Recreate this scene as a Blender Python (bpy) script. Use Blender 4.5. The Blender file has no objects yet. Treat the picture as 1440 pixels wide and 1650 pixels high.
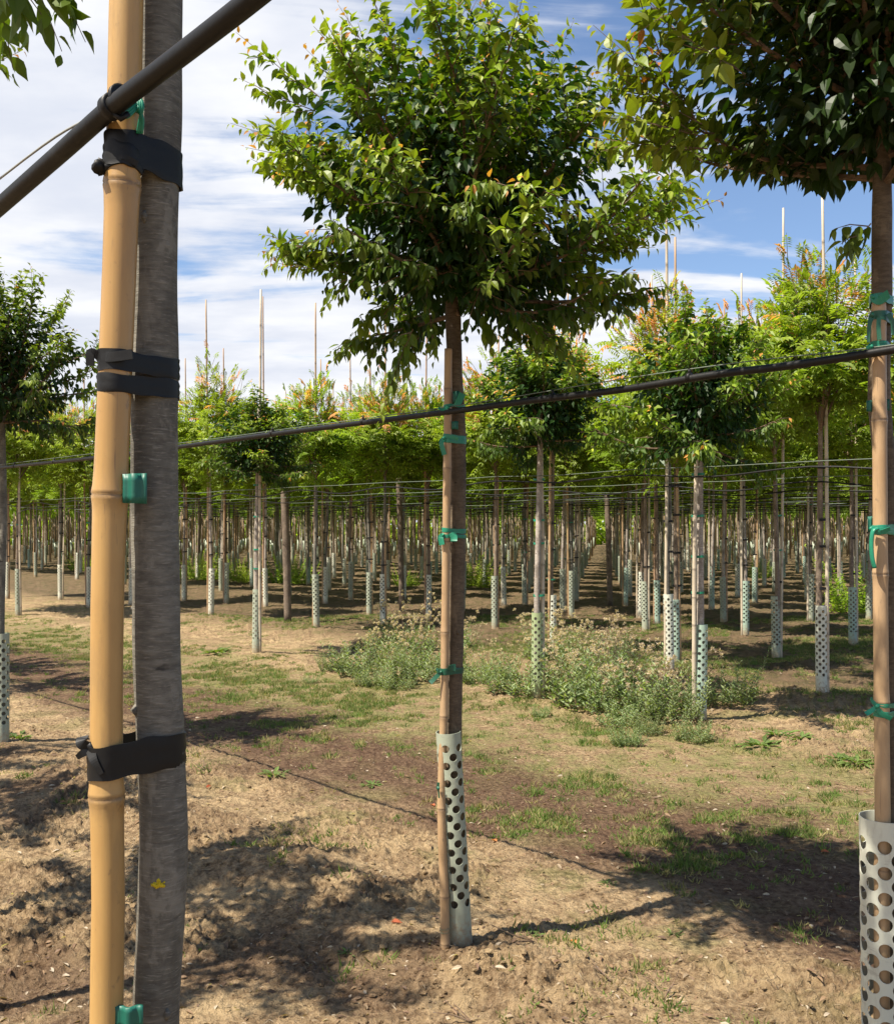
import bpy, math, random
import numpy as np
from mathutils import Vector, Matrix
S = bpy.context.scene
C = S.collection
R = math.radians
F = 1600.0          # focal length in photo pixels; the horizon sits at photo row 850
H = 1.5

# ------------------------------------------------------------------ camera
cam = bpy.data.cameras.new("camera"); co = bpy.data.objects.new("camera", cam); C.objects.link(co)
co.location = (0, 0, H); co.rotation_euler = (R(90), 0, 0)
cam.sensor_fit = 'VERTICAL'; cam.sensor_height = 24; cam.lens = F / 1650 * 24
cam.shift_y = 25 / 1650; cam.clip_start = 0.05; cam.clip_end = 3000
S.camera = co
# ------------------------------------------------------------------ sun, sky, exposure
SUN_FROM = Vector((-1.50, -0.86, 2.85)).normalized()
sun_el = math.asin(SUN_FROM.z); sun_az = math.atan2(SUN_FROM.x, SUN_FROM.y)
sl = bpy.data.lights.new("sun", 'SUN'); so = bpy.data.objects.new("sun", sl); C.objects.link(so)
sl.energy = 5.0; sl.angle = R(0.53); sl.color = (1.0, 0.915, 0.79)
so.rotation_euler = SUN_FROM.to_track_quat('Z', 'Y').to_euler(); so.location = (-6, -4, 12)
W = bpy.data.worlds.new("World"); S.world = W; W.use_nodes = True
S.view_settings.view_transform = 'Standard'; S.view_settings.look = 'None'
S.view_settings.exposure = 1.0; S.view_settings.gamma = 1
S.view_settings.use_curve_mapping = False

class NT:
    def __init__(s, nt): s.nt = nt; nt.nodes.clear()
    def n(s, t, **k):
        nd = s.nt.nodes.new(t); ins = k.pop('ins', {})
        for a, b in k.items(): setattr(nd, a, b)
        for a, b in ins.items():
            if isinstance(b, bpy.types.NodeSocket): s.nt.links.new(b, nd.inputs[a])
            else: nd.inputs[a].default_value = b
        return nd
    def math(s, op, a, b=0.0, c=0.0, clamp=False):
        return s.n('ShaderNodeMath', operation=op, use_clamp=clamp, ins={0: a, 1: b, 2: c}).outputs[0]
    def mix(s, f, a, b, blend='MIX'):
        nd = s.n('ShaderNodeMix', data_type='RGBA', blend_type=blend, ins={0: f})
        for i, v in ((6, a), (7, b)):
            if isinstance(v, bpy.types.NodeSocket): s.nt.links.new(v, nd.inputs[i])
            else: nd.inputs[i].default_value = (*v, 1) if len(v) == 3 else v
        return nd.outputs[2]
    def noise(s, vec, scale, detail=4, rough=.55, dist=0.0):
        nd = s.n('ShaderNodeTexNoise', ins={'Scale': scale, 'Detail': detail, 'Roughness': rough, 'Distortion': dist})
        if vec is not None: s.nt.links.new(vec, nd.inputs['Vector'])
        return nd.outputs['Fac']
    def ramp(s, f, lo, hi, a=0.0, b=1.0):
        return s.n('ShaderNodeMapRange', interpolation_type='SMOOTHSTEP', ins={'Value': f, 'From Min': lo, 'From Max': hi, 'To Min': a, 'To Max': b}).outputs[0]
    def mapping(s, vec, scale=(1, 1, 1), rot=(0, 0, 0), loc=(0, 0, 0)):
        return s.n('ShaderNodeMapping', ins={'Vector': vec, 'Scale': scale, 'Rotation': rot, 'Location': loc}).outputs[0]

t = NT(W.node_tree)
sky = t.n('ShaderNodeTexSky', sky_type='NISHITA', sun_disc=False, sun_elevation=sun_el, sun_rotation=sun_az,
          altitude=50, air_density=1.0, dust_density=0.35, ozone_density=2.6)
geo = t.n('ShaderNodeTexCoord').outputs['Generated']
sep = t.n('ShaderNodeSeparateXYZ', ins={0: geo})
den = t.math('ADD', t.math('MAXIMUM', sep.outputs[2], 0.0), 0.16)
pl = t.n('ShaderNodeCombineXYZ', ins={0: t.math('DIVIDE', sep.outputs[0], den), 1: t.math('DIVIDE', sep.outputs[1], den), 2: 0.0}).outputs[0]
streak = t.noise(t.mapping(pl, (0.55, 2.3, 1), (0, 0, R(-14)), (5.4, 2.6, 0)), 1.35, 9, .58, .6)
puff = t.noise(t.mapping(pl, (1.0, 1.25, 1), (0, 0, R(20)), (7.3, 2.0, 0)), 1.5, 8, .56, .2)
dens = t.math('ADD', t.math('MULTIPLY', streak, .58), t.math('MULTIPLY', puff, .42))
# more cloud towards the west (left) and near the horizon, clearer high in the east
bias = t.math('MULTIPLY', sep.outputs[0], -0.21)
bias = t.math('ADD', bias, t.math('MULTIPLY', t.math('SUBTRACT', .36, sep.outputs[2]), .48))
cov = t.ramp(t.math('ADD', dens, bias), 0.470, 0.570)
shade = t.ramp(t.noise(t.mapping(pl, (1.2, 1.9, 1), (0, 0, 0), (1.7, 5.1, 0)), 1.7, 6, .55), .32, .68)
ccol = t.mix(shade, (7.0, 7.4, 8.4), (9.3, 9.4, 9.7))
skyc = t.mix(1.0, sky.outputs[0], (1.50, 1.50, 1.56), 'MULTIPLY')
wcol = t.mix(cov, skyc, ccol)
bg = t.n('ShaderNodeBackground', ins={'Color': wcol, 'Strength': 0.055})
t.n('ShaderNodeOutputWorld', ins={'Surface': bg.outputs[0]})

S.render.engine = 'CYCLES'
S.cycles.max_bounces = 5; S.cycles.diffuse_bounces = 3; S.cycles.transmission_bounces = 3
S.cycles.transparent_max_bounces = 4

# ------------------------------------------------------------------ helpers
rnd = random.Random(5)
rng = np.random.default_rng(11)
U = Vector((-0.69, 0.7238, 0)).normalized()       # direction of the planted rows
N = Vector((U.y, -U.x, 0))                         # across the rows, away from the viewer
MAIN = Vector((0.045, 3.56, 0))
def at(px, py, d): return Vector(((px - 720) * d / F, d, H + (850 - py) * d / F))
def gpt(px, py): d = F * H / (py - 850); return Vector(((px - 720) * d / F, d, 0))

def newmat(name):
    m = bpy.data.materials.new(name); m.use_nodes = True; return m, NT(m.node_tree)
def out(t, sh): t.n('ShaderNodeOutputMaterial', ins={'Surface': sh})

def set_props(o, label=None, cat=None, group=None, kind=None):
    if label: o['label'] = label
    if cat: o['category'] = cat
    if group: o['group'] = group
    if kind: o['kind'] = kind
    return o
def empty(name, loc, label, cat, group=None, rz=0):
    o = bpy.data.objects.new(name, None); C.objects.link(o); o.location = loc; o.rotation_euler = (0, 0, rz)
    o.empty_display_size = .1
    return set_props(o, label, cat, group)

class MB:
    """collects vertices and faces for one mesh"""
    def __init__(s): s.v = []; s.f = []; s.mi = []; s.smooth = []; s.col = []
    def add(s, vs, fs, mi=0, smooth=True, col=None):
        b = len(s.v); s.v += [tuple(v) for v in vs]
        s.f += [tuple(i + b for i in f) for f in fs]; s.mi += [mi] * len(fs); s.smooth += [smooth] * len(fs)
        s.col += [col] * len(vs)
        return b
    def tube(s, pts, rad, n=12, mi=0, caps=True, wob=0.0, seed=0, flat=(1, 1), col=None):
        pts = [Vector(p) for p in pts]; vs = []; fs = []
        rr = random.Random(seed)
        ph = [rr.uniform(0, 6.28) for _ in range(6)]
        up = None
        for i, p in enumerate(pts):
            a = pts[max(i - 1, 0)]; b = pts[min(i + 1, len(pts) - 1)]
            d = (b - a).normalized()
            if up is None:
                up = Vector((0, 0, 1)) if abs(d.z) < .7 else Vector((0, 1, 0))
            x = d.cross(up).normalized(); y = x.cross(d).normalized()
            up = y
            r = rad[i] if hasattr(rad, '__len__') else rad
            L = p.z
            for k in range(n):
                an = 2 * math.pi * k / n
                w = 1 + wob * (math.sin(2 * an + ph[0] + L * 9) * .5 + math.sin(3 * an + ph[1] - L * 14) * .35 + math.sin(an + ph[2] + L * 23) * .4 + math.sin(5 * an + ph[3] + L * 41) * .2)
                vs.append(p + (x * math.cos(an) * flat[0] + y * math.sin(an) * flat[1]) * r * w)
        m = len(pts)
        for i in range(m - 1):
            for k in range(n):
                k2 = (k + 1) % n
                fs.append((i * n + k, i * n + k2, (i + 1) * n + k2, (i + 1) * n + k))
        if caps:
            fs.append(tuple(range(n - 1, -1, -1))); fs.append(tuple((m - 1) * n + k for k in range(n)))
        s.add(vs, fs, mi, True, col)
    def build(s, name, mats, parent=None):
        me = bpy.data.meshes.new(name); me.from_pydata(s.v, [], s.f)
        for m in (mats if isinstance(mats, (list, tuple)) else [mats]): me.materials.append(m)
        if len(me.polygons) == len(s.mi):
            me.polygons.foreach_set('material_index', s.mi)
            me.polygons.foreach_set('use_smooth', s.smooth)
        me.update()
        return link(name, me, parent)
def link(name, me, parent=None):
    o = bpy.data.objects.new(name, me); C.objects.link(o)
    if parent: o.parent = parent
    return o

def spline(pts, n=8):
    """Catmull-Rom through points (vectors)"""
    P = [Vector(p) for p in pts]
    P = [P[0] * 2 - P[1]] + P + [P[-1] * 2 - P[-2]]
    o = []
    for i in range(1, len(P) - 2):
        for k in range(n):
            u = k / n
            o.append(.5 * ((2 * P[i]) + (P[i + 1] - P[i - 1]) * u + (2 * P[i - 1] - 5 * P[i] + 4 * P[i + 1] - P[i + 2]) * u * u + (3 * P[i] - P[i - 1] - 3 * P[i + 1] + P[i + 2]) * u ** 3))
    o.append(P[-2]); return o

def np_mesh(name, v, faces_list, mats, col=None, midx=None, smooth=False):
    """faces_list: list of (k-gon int arrays)"""
    me = bpy.data.meshes.new(name)
    v = np.asarray(v, np.float32)
    me.vertices.add(len(v)); me.vertices.foreach_set('co', v.ravel())
    loops = np.concatenate([f.ravel() for f in faces_list]).astype(np.int32)
    sizes = np.concatenate([np.full(len(f), f.shape[1]) for f in faces_list]).astype(np.int32)
    starts = np.concatenate([[0], np.cumsum(sizes)[:-1]]).astype(np.int32)
    me.loops.add(len(loops)); me.loops.foreach_set('vertex_index', loops)
    me.polygons.add(len(sizes)); me.polygons.foreach_set('loop_start', starts); me.polygons.foreach_set('loop_total', sizes)
    for m in (mats if isinstance(mats, (list, tuple)) else [mats]): me.materials.append(m)
    if midx is not None: me.polygons.foreach_set('material_index', midx.astype(np.int32))
    me.polygons.foreach_set('use_smooth', np.full(len(sizes), smooth))
    if col is not None:
        a = me.color_attributes.new('tint', 'FLOAT_COLOR', 'POINT')
        c = np.ones((len(v), 4), np.float32); c[:, :3] = col; a.data.foreach_set('color', c.ravel())
    me.update(calc_edges=True); me.validate()
    return me

# value noise
def _h(ix, iy, seed):
    n = (ix.astype(np.int64) * 374761393 + iy.astype(np.int64) * 668265263 + seed * 1442695041) & 0xffffffff
    n = ((n ^ (n >> 13)) * 1274126177) & 0xffffffff
    return ((n ^ (n >> 16)) & 0xffff) / 65535.0
def vnoise(x, y, seed=0):
    x = np.asarray(x, float); y = np.asarray(y, float)
    ix = np.floor(x); iy = np.floor(y); fx = x - ix; fy = y - iy
    fx = fx * fx * (3 - 2 * fx); fy = fy * fy * (3 - 2 * fy)
    a = _h(ix, iy, seed); b = _h(ix + 1, iy, seed); c = _h(ix, iy + 1, seed); d = _h(ix + 1, iy + 1, seed)
    return a + (b - a) * fx + (c - a) * fy + (a - b - c + d) * fx * fy
def fbm(x, y, seed=0, o=4):
    s = 0; a = .5; t_ = 0
    for i in range(o):
        s = s + a * vnoise(x * 2 ** i, y * 2 ** i, seed + i * 17); t_ += a; a *= .55
    return s / t_
def worley(x, y, seed=0):
    ix = np.floor(x); iy = np.floor(y); best = np.full(np.shape(x), 9.0)
    for dx in (-1, 0, 1):
        for dy in (-1, 0, 1):
            cx = ix + dx; cy = iy + dy
            px = cx + _h(cx, cy, seed); py = cy + _h(cx, cy, seed + 7)
            best = np.minimum(best, (px - x) ** 2 + (py - y) ** 2)
    return np.sqrt(best)

# ------------------------------------------------------------------ ground
def rown(x, y): return (x - MAIN.x) * N.x + (y - MAIN.y) * N.y     # metres behind the front row
def smooth(a, b, x):
    t_ = np.clip((x - a) / (b - a), 0, 1); return t_ * t_ * (3 - 2 * t_)
def gheight(x, y, fine=True):
    x = np.asarray(x, float); y = np.asarray(y, float)
    n = rown(x, y); d = np.sqrt(x * x + y * y)
    h = (fbm(x * .5, y * .5, 3, 3) - .5) * .08
    # ridges of loose earth along each planted row
    rr = np.exp(-((n) / .33) ** 2) + np.exp(-((n + 1.95) / .33) ** 2) + np.exp(-((n - 4.05) / .4) ** 2)
    k = np.where(n > 5.1, .5 + .5 * np.cos((n - 6.1) * 2 * math.pi / 2.0), 0)
    rr = np.maximum(rr, k * .8)
    h = h * (1 - .8 * np.clip(rr, 0, 1)) - .045 + .05 * rr
    if fine:
        fade = 1 / (1 + (d / 14) ** 2)
        soil = 1 - smooth(.7, 1.3, n) * (1 - smooth(3.5, 4.0, n))      # loose soil outside the trodden track
        soil = .25 + .75 * soil
        cl = 1 - np.clip(worley(x * 11 + fbm(x * 6, y * 6, 5, 2), y * 11, 9) * 1.5, 0, 1)
        cl2 = 1 - np.clip(worley(x * 27, y * 27, 19) * 1.4, 0, 1)
        lumps = fbm(x * 3.2, y * 3.2, 23, 4) - .5
        pat = smooth(.42, .62, fbm(x * 1.6, y * 1.6, 41, 3))
        cl3 = 1 - np.clip(worley(x * 55, y * 55, 29) * 1.4, 0, 1)
        h = h + soil * (lumps * .040 + cl ** 1.5 * .024 * (.15 + pat) + cl2 * .018 * (.3 + pat) + cl3 * .013 * (.5 + pat)) + (fbm(x * 18, y * 18, 31, 3) - .5) * .014 * fade
        m1 = np.exp(-(((x - .17) / .24) ** 2 + ((y - 3.30) / .16) ** 2))
        h = h + m1 * (.045 + .05 * (cl - .3) + .03 * cl2)
        m2 = np.exp(-(((x + .75) / .35) ** 2 + ((y - 4.35) / .22) ** 2)); h = h + m2 * (.05 + .03 * cl)
    return h
def gz(x, y): return float(gheight(np.array([x]), np.array([y]), True)[0])

GRASSCOL = None
def make_ground():
    ang = list(np.arange(-31, 31.001, .085)) + list(np.arange(36, 326, 4.0))
    ang = np.radians(np.array(ang))
    rad = list(.25 * 1.16 ** np.arange(0, 15)); rad = [r for r in rad if r < 2.25]
    v = 2400 / 2.3
    while v > 60: rad.append(2400 / v); v -= 2.3
    r = rad[-1]
    while r < 900: r *= 1.07; rad.append(r)
    rad = np.array(rad); na = len(ang); nr = len(rad)
    A, Rr = np.meshgrid(ang, rad)
    X = np.sin(A) * Rr; Y = np.cos(A) * Rr
    Z = gheight(X, Y)
    Z = np.where(Rr > 80, Z * 0 - .03, Z)
    v = np.stack([X.ravel(), Y.ravel(), Z.ravel()], 1)
    v = np.vstack([v, [[0, 0, -.04]]])
    i = np.arange(nr - 1)[:, None] * na; j = np.arange(na)[None, :]; j2 = (j + 1) % na
    q = np.stack([(i + j), (i + na + j), (i + na + j2), (i + j2)], -1).reshape(-1, 4)
    jj = np.arange(na); tri = np.stack([np.full(na, nr * na), jj, (jj + 1) % na], 1)
    me = np_mesh('ground', v, [q[:, ::-1], tri[:, ::-1]], mat_ground, smooth=True)
    o = link('ground', me); o['kind'] = 'structure'
    me.flip_normals() if me.polygons[0].normal.z < 0 else None
    return o

mat_ground, t = newmat('earth')
pos = t.n('ShaderNodeNewGeometry').outputs['Position']
dn = t.n('ShaderNodeVectorMath', operation='DOT_PRODUCT', ins={0: pos, 1: tuple(N)}).outputs['Value']
nn = t.math('SUBTRACT', dn, MAIN.dot(N))
wn = t.math('ADD', nn, t.math('MULTIPLY', t.math('SUBTRACT', t.noise(pos, .9, 4), .5), 1.7))
fine = t.noise(pos, 34, 7, .62); mid = t.noise(pos, 5.5, 6, .6); big = t.noise(pos, 1.1, 4, .55); grit = t.noise(pos, 120, 6, .75)
tan = t.mix(t.ramp(fine, .3, .7), (.19, .120, .060), (.52, .37, .21))
tan = t.mix(t.ramp(mid, .40, .68, 0, .8), tan, (.56, .41, .225))
tan = t.mix(t.ramp(grit, .5, .72, 0, .45), tan, (.66, .53, .35))
tan = t.mix(t.ramp(t.noise(t.mapping(pos, (1, 1.8, 1)), 11, 8, .75), .50, .66, 0, .85), tan, (.15, .095, .05))
brown = t.mix(t.ramp(fine, .3, .7), (.080, .042, .024), (.20, .125, .076))
brown = t.mix(t.ramp(grit, .54, .7, 0, .75), brown, (.33, .25, .17))
inb = t.math('MULTIPLY', t.ramp(wn, .75, 1.25), t.ramp(wn, 2.3, 2.9, 1, 0))
inb = t.math('MULTIPLY', inb, t.ramp(mid, .3, .55, .65, 1))
patch = t.ramp(big, .47, .60, 0, .75)
soil = t.mix(t.math('MAXIMUM', inb, t.math('MULTIPLY', patch, t.ramp(nn, -.2, .4, .95, .3))), tan, brown)
ing = t.math('MULTIPLY', t.ramp(wn, 1.9, 2.7), t.ramp(wn, 3.4, 4.1, 1, 0))
ing = t.math('MULTIPLY', ing, t.ramp(t.math('ADD', t.math('MULTIPLY', fine, .35), t.math('MULTIPLY', mid, .65)), .42, .58))
grs = t.mix(t.ramp(fine, .3, .7), (.10, .11, .03), (.30, .27, .11))
soil = t.mix(t.math('MULTIPLY', ing, .85), soil, grs)
gpt_ = t.math('MULTIPLY', t.ramp(t.noise(pos, 2.3, 6, .65), .50, .60, 0, .6), t.ramp(nn, .2, .9))
soil = t.mix(t.math('MULTIPLY', gpt_, t.math('SUBTRACT', 1.0, t.math('MULTIPLY', inb, .8))), soil, grs)
far = t.ramp(nn, 5.0, 7.0)
farc = t.mix(t.ramp(mid, .42, .62), (.17, .115, .068), (.075, .066, .028))
soil = t.mix(t.math('MULTIPLY', far, .9), soil, farc)  # ground under the block: canopy shade painted in, along with litter and green
bmp = t.math('ADD', t.math('MULTIPLY', fine, .8), t.math('ADD', t.math('MULTIPLY', grit, .22), t.math('MULTIPLY', mid, .8)))
bn = t.n('ShaderNodeBump', ins={'Height': bmp, 'Strength': 1.0, 'Distance': .07}).outputs[0]
b = t.n('ShaderNodeBsdfPrincipled', ins={'Base Color': soil, 'Roughness': .95, 'Normal': bn, 'Specular IOR Level': .15})
out(t, b.outputs[0])
make_ground()

# ------------------------------------------------------------------ materials
def leaf_mat(name, trans=.34, rough=.42):
    m, t = newmat(name)
    col = t.n('ShaderNodeAttribute', attribute_name='tint').outputs['Color']
    rn = t.n('ShaderNodeObjectInfo').outputs['Random']
    hs = t.n('ShaderNodeHueSaturation', ins={'Color': col, 'Hue': t.math('ADD', t.math('MULTIPLY', rn, .02), .49), 'Value': t.math('ADD', t.math('MULTIPLY', rn, .22), .9)}).outputs[0]
    p = t.n('ShaderNodeBsdfPrincipled', ins={'Base Color': hs, 'Roughness': rough, 'Specular IOR Level': .30})
    tc = t.mix(1.0, hs, (1.7, 1.9, .55), 'MULTIPLY')
    tr = t.n('ShaderNodeBsdfTranslucent', ins={'Color': tc})
    mx = t.n('ShaderNodeMixShader', ins={0: trans, 1: p.outputs[0], 2: tr.outputs[0]})
    out(t, mx.outputs[0]); return m
M_leaf = leaf_mat('leaf', .25, .46)
M_leaf2 = leaf_mat('compound_leaf', .42, .5)
M_grass = leaf_mat('grass_blade', .30, .6)

def bark_mat(name, dark, light, lent=(.30, .27, .23), scale=1.0):
    m, t = newmat(name)
    oc = t.n('ShaderNodeTexCoord').outputs['Object']
    st = t.noise(t.mapping(oc, (34, 34, 130)), scale, 7, .68, .25)
    bl = t.noise(t.mapping(oc, (9, 9, 5)), scale, 5, .6)
    sp = t.noise(t.mapping(oc, (60, 60, 520)), scale, 4, .6)
    c = t.mix(t.ramp(st, .30, .70), dark, light); c = t.mix(t.ramp(bl, .46, .60, 0, .55), c, tuple(x * .6 for x in dark)); c = t.mix(t.ramp(t.noise(t.mapping(oc, (16, 16, 9), (0, 0, 0), (3, 1, 2)), scale, 6, .65), .54, .62, 0, .5), c, tuple(x * 1.35 for x in light))
    c = t.mix(t.ramp(sp, .54, .70, 0, .6), c, lent)
    kn = t.noise(t.mapping(oc, (22, 22, 40)), scale, 3, .5)
    c = t.mix(t.ramp(kn, .70, .76, 0, .9), c, tuple(x * .35 for x in dark))
    h = t.math('ADD', t.math('MULTIPLY', st, .7), t.math('SUBTRACT', t.math('MULTIPLY', sp, .4), t.math('MULTIPLY', kn, .25)))
    bn = t.n('ShaderNodeBump', ins={'Height': h, 'Strength': .55, 'Distance': .004}).outputs[0]
    b = t.n('ShaderNodeBsdfPrincipled', ins={'Base Color': c, 'Roughness': .72, 'Normal': bn, 'Specular IOR Level': .3})
    out(t, b.outputs[0]); return m
M_bark = bark_mat('cherry_bark', (.100, .092, .074), (.195, .182, .148), (.30, .28, .23))
M_bark_main = bark_mat('brown_cherry_bark', (.075, .054, .034), (.15, .112, .072), (.17, .14, .10))
M_bark_pale = bark_mat('pale_bark', (.22, .18, .145), (.42, .37, .32), (.5, .46, .4))
M_bark_far = bark_mat('brown_bark', (.14, .10, .07), (.27, .21, .155))
M_wood = bark_mat('weathered_wood', (.12, .09, .065), (.22, .17, .125), (.17, .14, .11))
M_twig = bark_mat('twig', (.10, .065, .04), (.20, .13, .08))

def bamboo_mat(name, a, b_, stain, rough=.38):
    m, t = newmat(name)
    oc = t.n('ShaderNodeTexCoord').outputs['Object']
    fib = t.noise(t.mapping(oc, (160, 160, 2.5)), 1, 4, .6)
    bl = t.noise(t.mapping(oc, (14, 14, 4)), 1, 4, .6)
    c = t.mix(t.ramp(bl, .3, .7), a, b_); c = t.mix(t.math('MULTIPLY', fib, .35), c, tuple(x * .7 for x in a))
    sp = t.noise(t.mapping(oc, (60, 60, 40)), 1, 4, .6)
    c = t.mix(t.ramp(sp, .62, .74, 0, .6), c, stain)
    sm = t.noise(t.mapping(oc, (30, 30, 7), (0, 0, 0), (4, 4, 4)), 1, 6, .7); c = t.mix(t.ramp(sm, .52, .66, 0, .38), c, tuple(x * .62 + .03 for x in a))
    scr = t.noise(t.mapping(oc, (260, 260, 9)), 1, 3, .5); c = t.mix(t.ramp(scr, .66, .72, 0, .5), c, stain)
    tn = t.n('ShaderNodeAttribute', attribute_name='node_dirt').outputs['Fac']
    sp2 = t.noise(t.mapping(oc, (90, 90, 120)), 1, 5, .65)
    c = t.mix(t.math('MULTIPLY', tn, t.ramp(sp2, .3, .6, .35, 1)), c, stain)
    bn = t.n('ShaderNodeBump', ins={'Height': fib, 'Strength': .12, 'Distance': .002}).outputs[0]
    b = t.n('ShaderNodeBsdfPrincipled', ins={'Base Color': c, 'Roughness': rough, 'Normal': bn, 'Specular IOR Level': .4, 'Coat Weight': .12, 'Coat Roughness': .3})
    out(t, b.outputs[0]); return m
M_bam_new = bamboo_mat('yellow_bamboo', (.42, .245, .085), (.52, .325, .12), (.17, .11, .06))
M_bam_old = bamboo_mat('weathered_bamboo', (.37, .235, .12), (.51, .35, .195), (.16, .11, .07), .5)
M_bam_red = bamboo_mat('brown_bamboo', (.33, .20, .115), (.48, .31, .19), (.13, .09, .06), .55)
M_bam_grey = bamboo_mat('grey_bamboo', (.48, .40, .29), (.66, .57, .43), (.15, .12, .09), .6)

def plastic(name, col, rough=.45, var=.12, spec=.5, dirt=None, scale=12, mud=False):
    m, t = newmat(name)
    oc = t.n('ShaderNodeTexCoord').outputs['Object']
    nz = t.noise(oc, scale, 5, .6)
    c = t.mix(nz, tuple(x * (1 - var) for x in col), tuple(min(1, x * (1 + var)) for x in col))
    if dirt:
        dz = t.noise(t.mapping(oc, (30, 30, 9)), 1, 5, .65)
        c = t.mix(t.ramp(dz, .5, .72, 0, .7), c, dirt)
        if mud:
            zz = t.n('ShaderNodeSeparateXYZ', ins={0: oc}).outputs[2]
            sp = t.noise(t.mapping(oc, (45, 45, 45)), 1, 5, .7)
            mk = t.math('ADD', t.math('MULTIPLY', zz, -2.2), t.math('MULTIPLY', sp, 1.1))
            c = t.mix(t.ramp(mk, .22, .52, 0, .8), c, (.30, .21, .12))
            sc_ = t.noise(t.mapping(oc, (12, 12, 90)), 1, 5, .7); c = t.mix(t.ramp(sc_, .60, .66, 0, .35), c, (.22, .21, .17))
    bn = t.n('ShaderNodeBump', ins={'Height': t.noise(oc, 90, 3, .5), 'Strength': .18, 'Distance': .002}).outputs[0]
    b = t.n('ShaderNodeBsdfPrincipled', ins={'Base Color': c, 'Roughness': rough, 'Specular IOR Level': spec, 'Normal': bn})
    out(t, b.outputs[0]); return m
M_tie = plastic('black_rubber', (.008, .008, .008), .5, .12, .3)
M_green = plastic('green_tape', (.012, .20, .115), .4, .2)
M_green_d = plastic('dark_green_tape', (.010, .085, .045), .42, .25)
M_clip = plastic('green_clip', (.008, .11, .075), .5, .1)
M_pipe = plastic('black_hose', (.008, .008, .008), .45, .25, .3, (.020, .019, .017))
M_wire = plastic('steel_wire', (.30, .31, .29), .4, .1)
M_wire_g = plastic('green_wire', (.13, .16, .12), .4, .1)
M_guard = plastic('grey_green_guard', (.34, .375, .285), .42, .06, .4, (.36, .37, .29), 5, True)
M_guard_w = plastic('pale_guard', (.60, .61, .50), .42, .06, .4, (.42, .40, .32), 5, True)
M_guard_g = plastic('yellow_green_guard', (.30, .36, .19), .45, .1, .4, (.30, .33, .20), 5, True)
M_guard_b = plastic('blue_green_guard', (.34, .45, .36), .45, .08, .4, (.34, .36, .30), 5, True)
M_lichen = plastic('yellow_lichen', (.55, .42, .03), .9, .4, .1, None, 200)
M_fluff = plastic('dry_seed_fluff', (.60, .50, .40), .95, .2, .05)

# ------------------------------------------------------------------ leaves
def unit(a): return a / np.maximum(np.linalg.norm(a, axis=-1, keepdims=True), 1e-9)
def leaf_arrays(P, D, Nn, L, Wd, col, fold=.22, droop=.30, simple=False):
    """vectorised folded leaves with a pointed tip"""
    D = unit(D); Sd = unit(np.cross(D, Nn)); Nn = np.cross(Sd, D)
    L = L[:, None]; Wd = Wd[:, None]
    def pt(a, s, up): return P + D * L * a + Sd * Wd * s + Nn * up
    if simple:
        v = np.stack([pt(0, 0, 0), pt(.45, -.5, Wd * fold * .5), pt(1, 0, -L * droop), pt(.45, .5, Wd * fold * .5)], 1)
        n = len(P); b = (np.arange(n) * 4)[:, None]
        tri = np.concatenate([b + np.array([0, 3, 2]), b + np.array([0, 2, 1])], 0)
        return v.reshape(-1, 3), [tri], np.repeat(col, 4, 0)
    rows = [pt(0, 0, 0)]
    for a, w_ in ((.14, .30), (.38, .50), (.64, .38), (.86, .13)):
        dz = -L * droop * a ** 1.8
        rows += [pt(a, -w_, Wd * fold * w_ * 2 + dz), pt(a + .02, 0, dz), pt(a, w_, Wd * fold * w_ * 2 + dz)]
    rows.append(pt(1.02, 0, -L * droop))
    v = np.stack(rows, 1); K = 14
    n = len(P); b = (np.arange(n) * K)[:, None]
    tri = np.concatenate([b + np.array(x) for x in ([0, 2, 1], [0, 3, 2], [10, 11, 13], [11, 12, 13])], 0)
    quad = np.concatenate([b + np.array([q, q + 1, q + 4, q + 3]) for q in (1, 2, 4, 5, 7, 8)], 0)
    return v.reshape(-1, 3), [tri, quad], np.repeat(col, K, 0)

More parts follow.
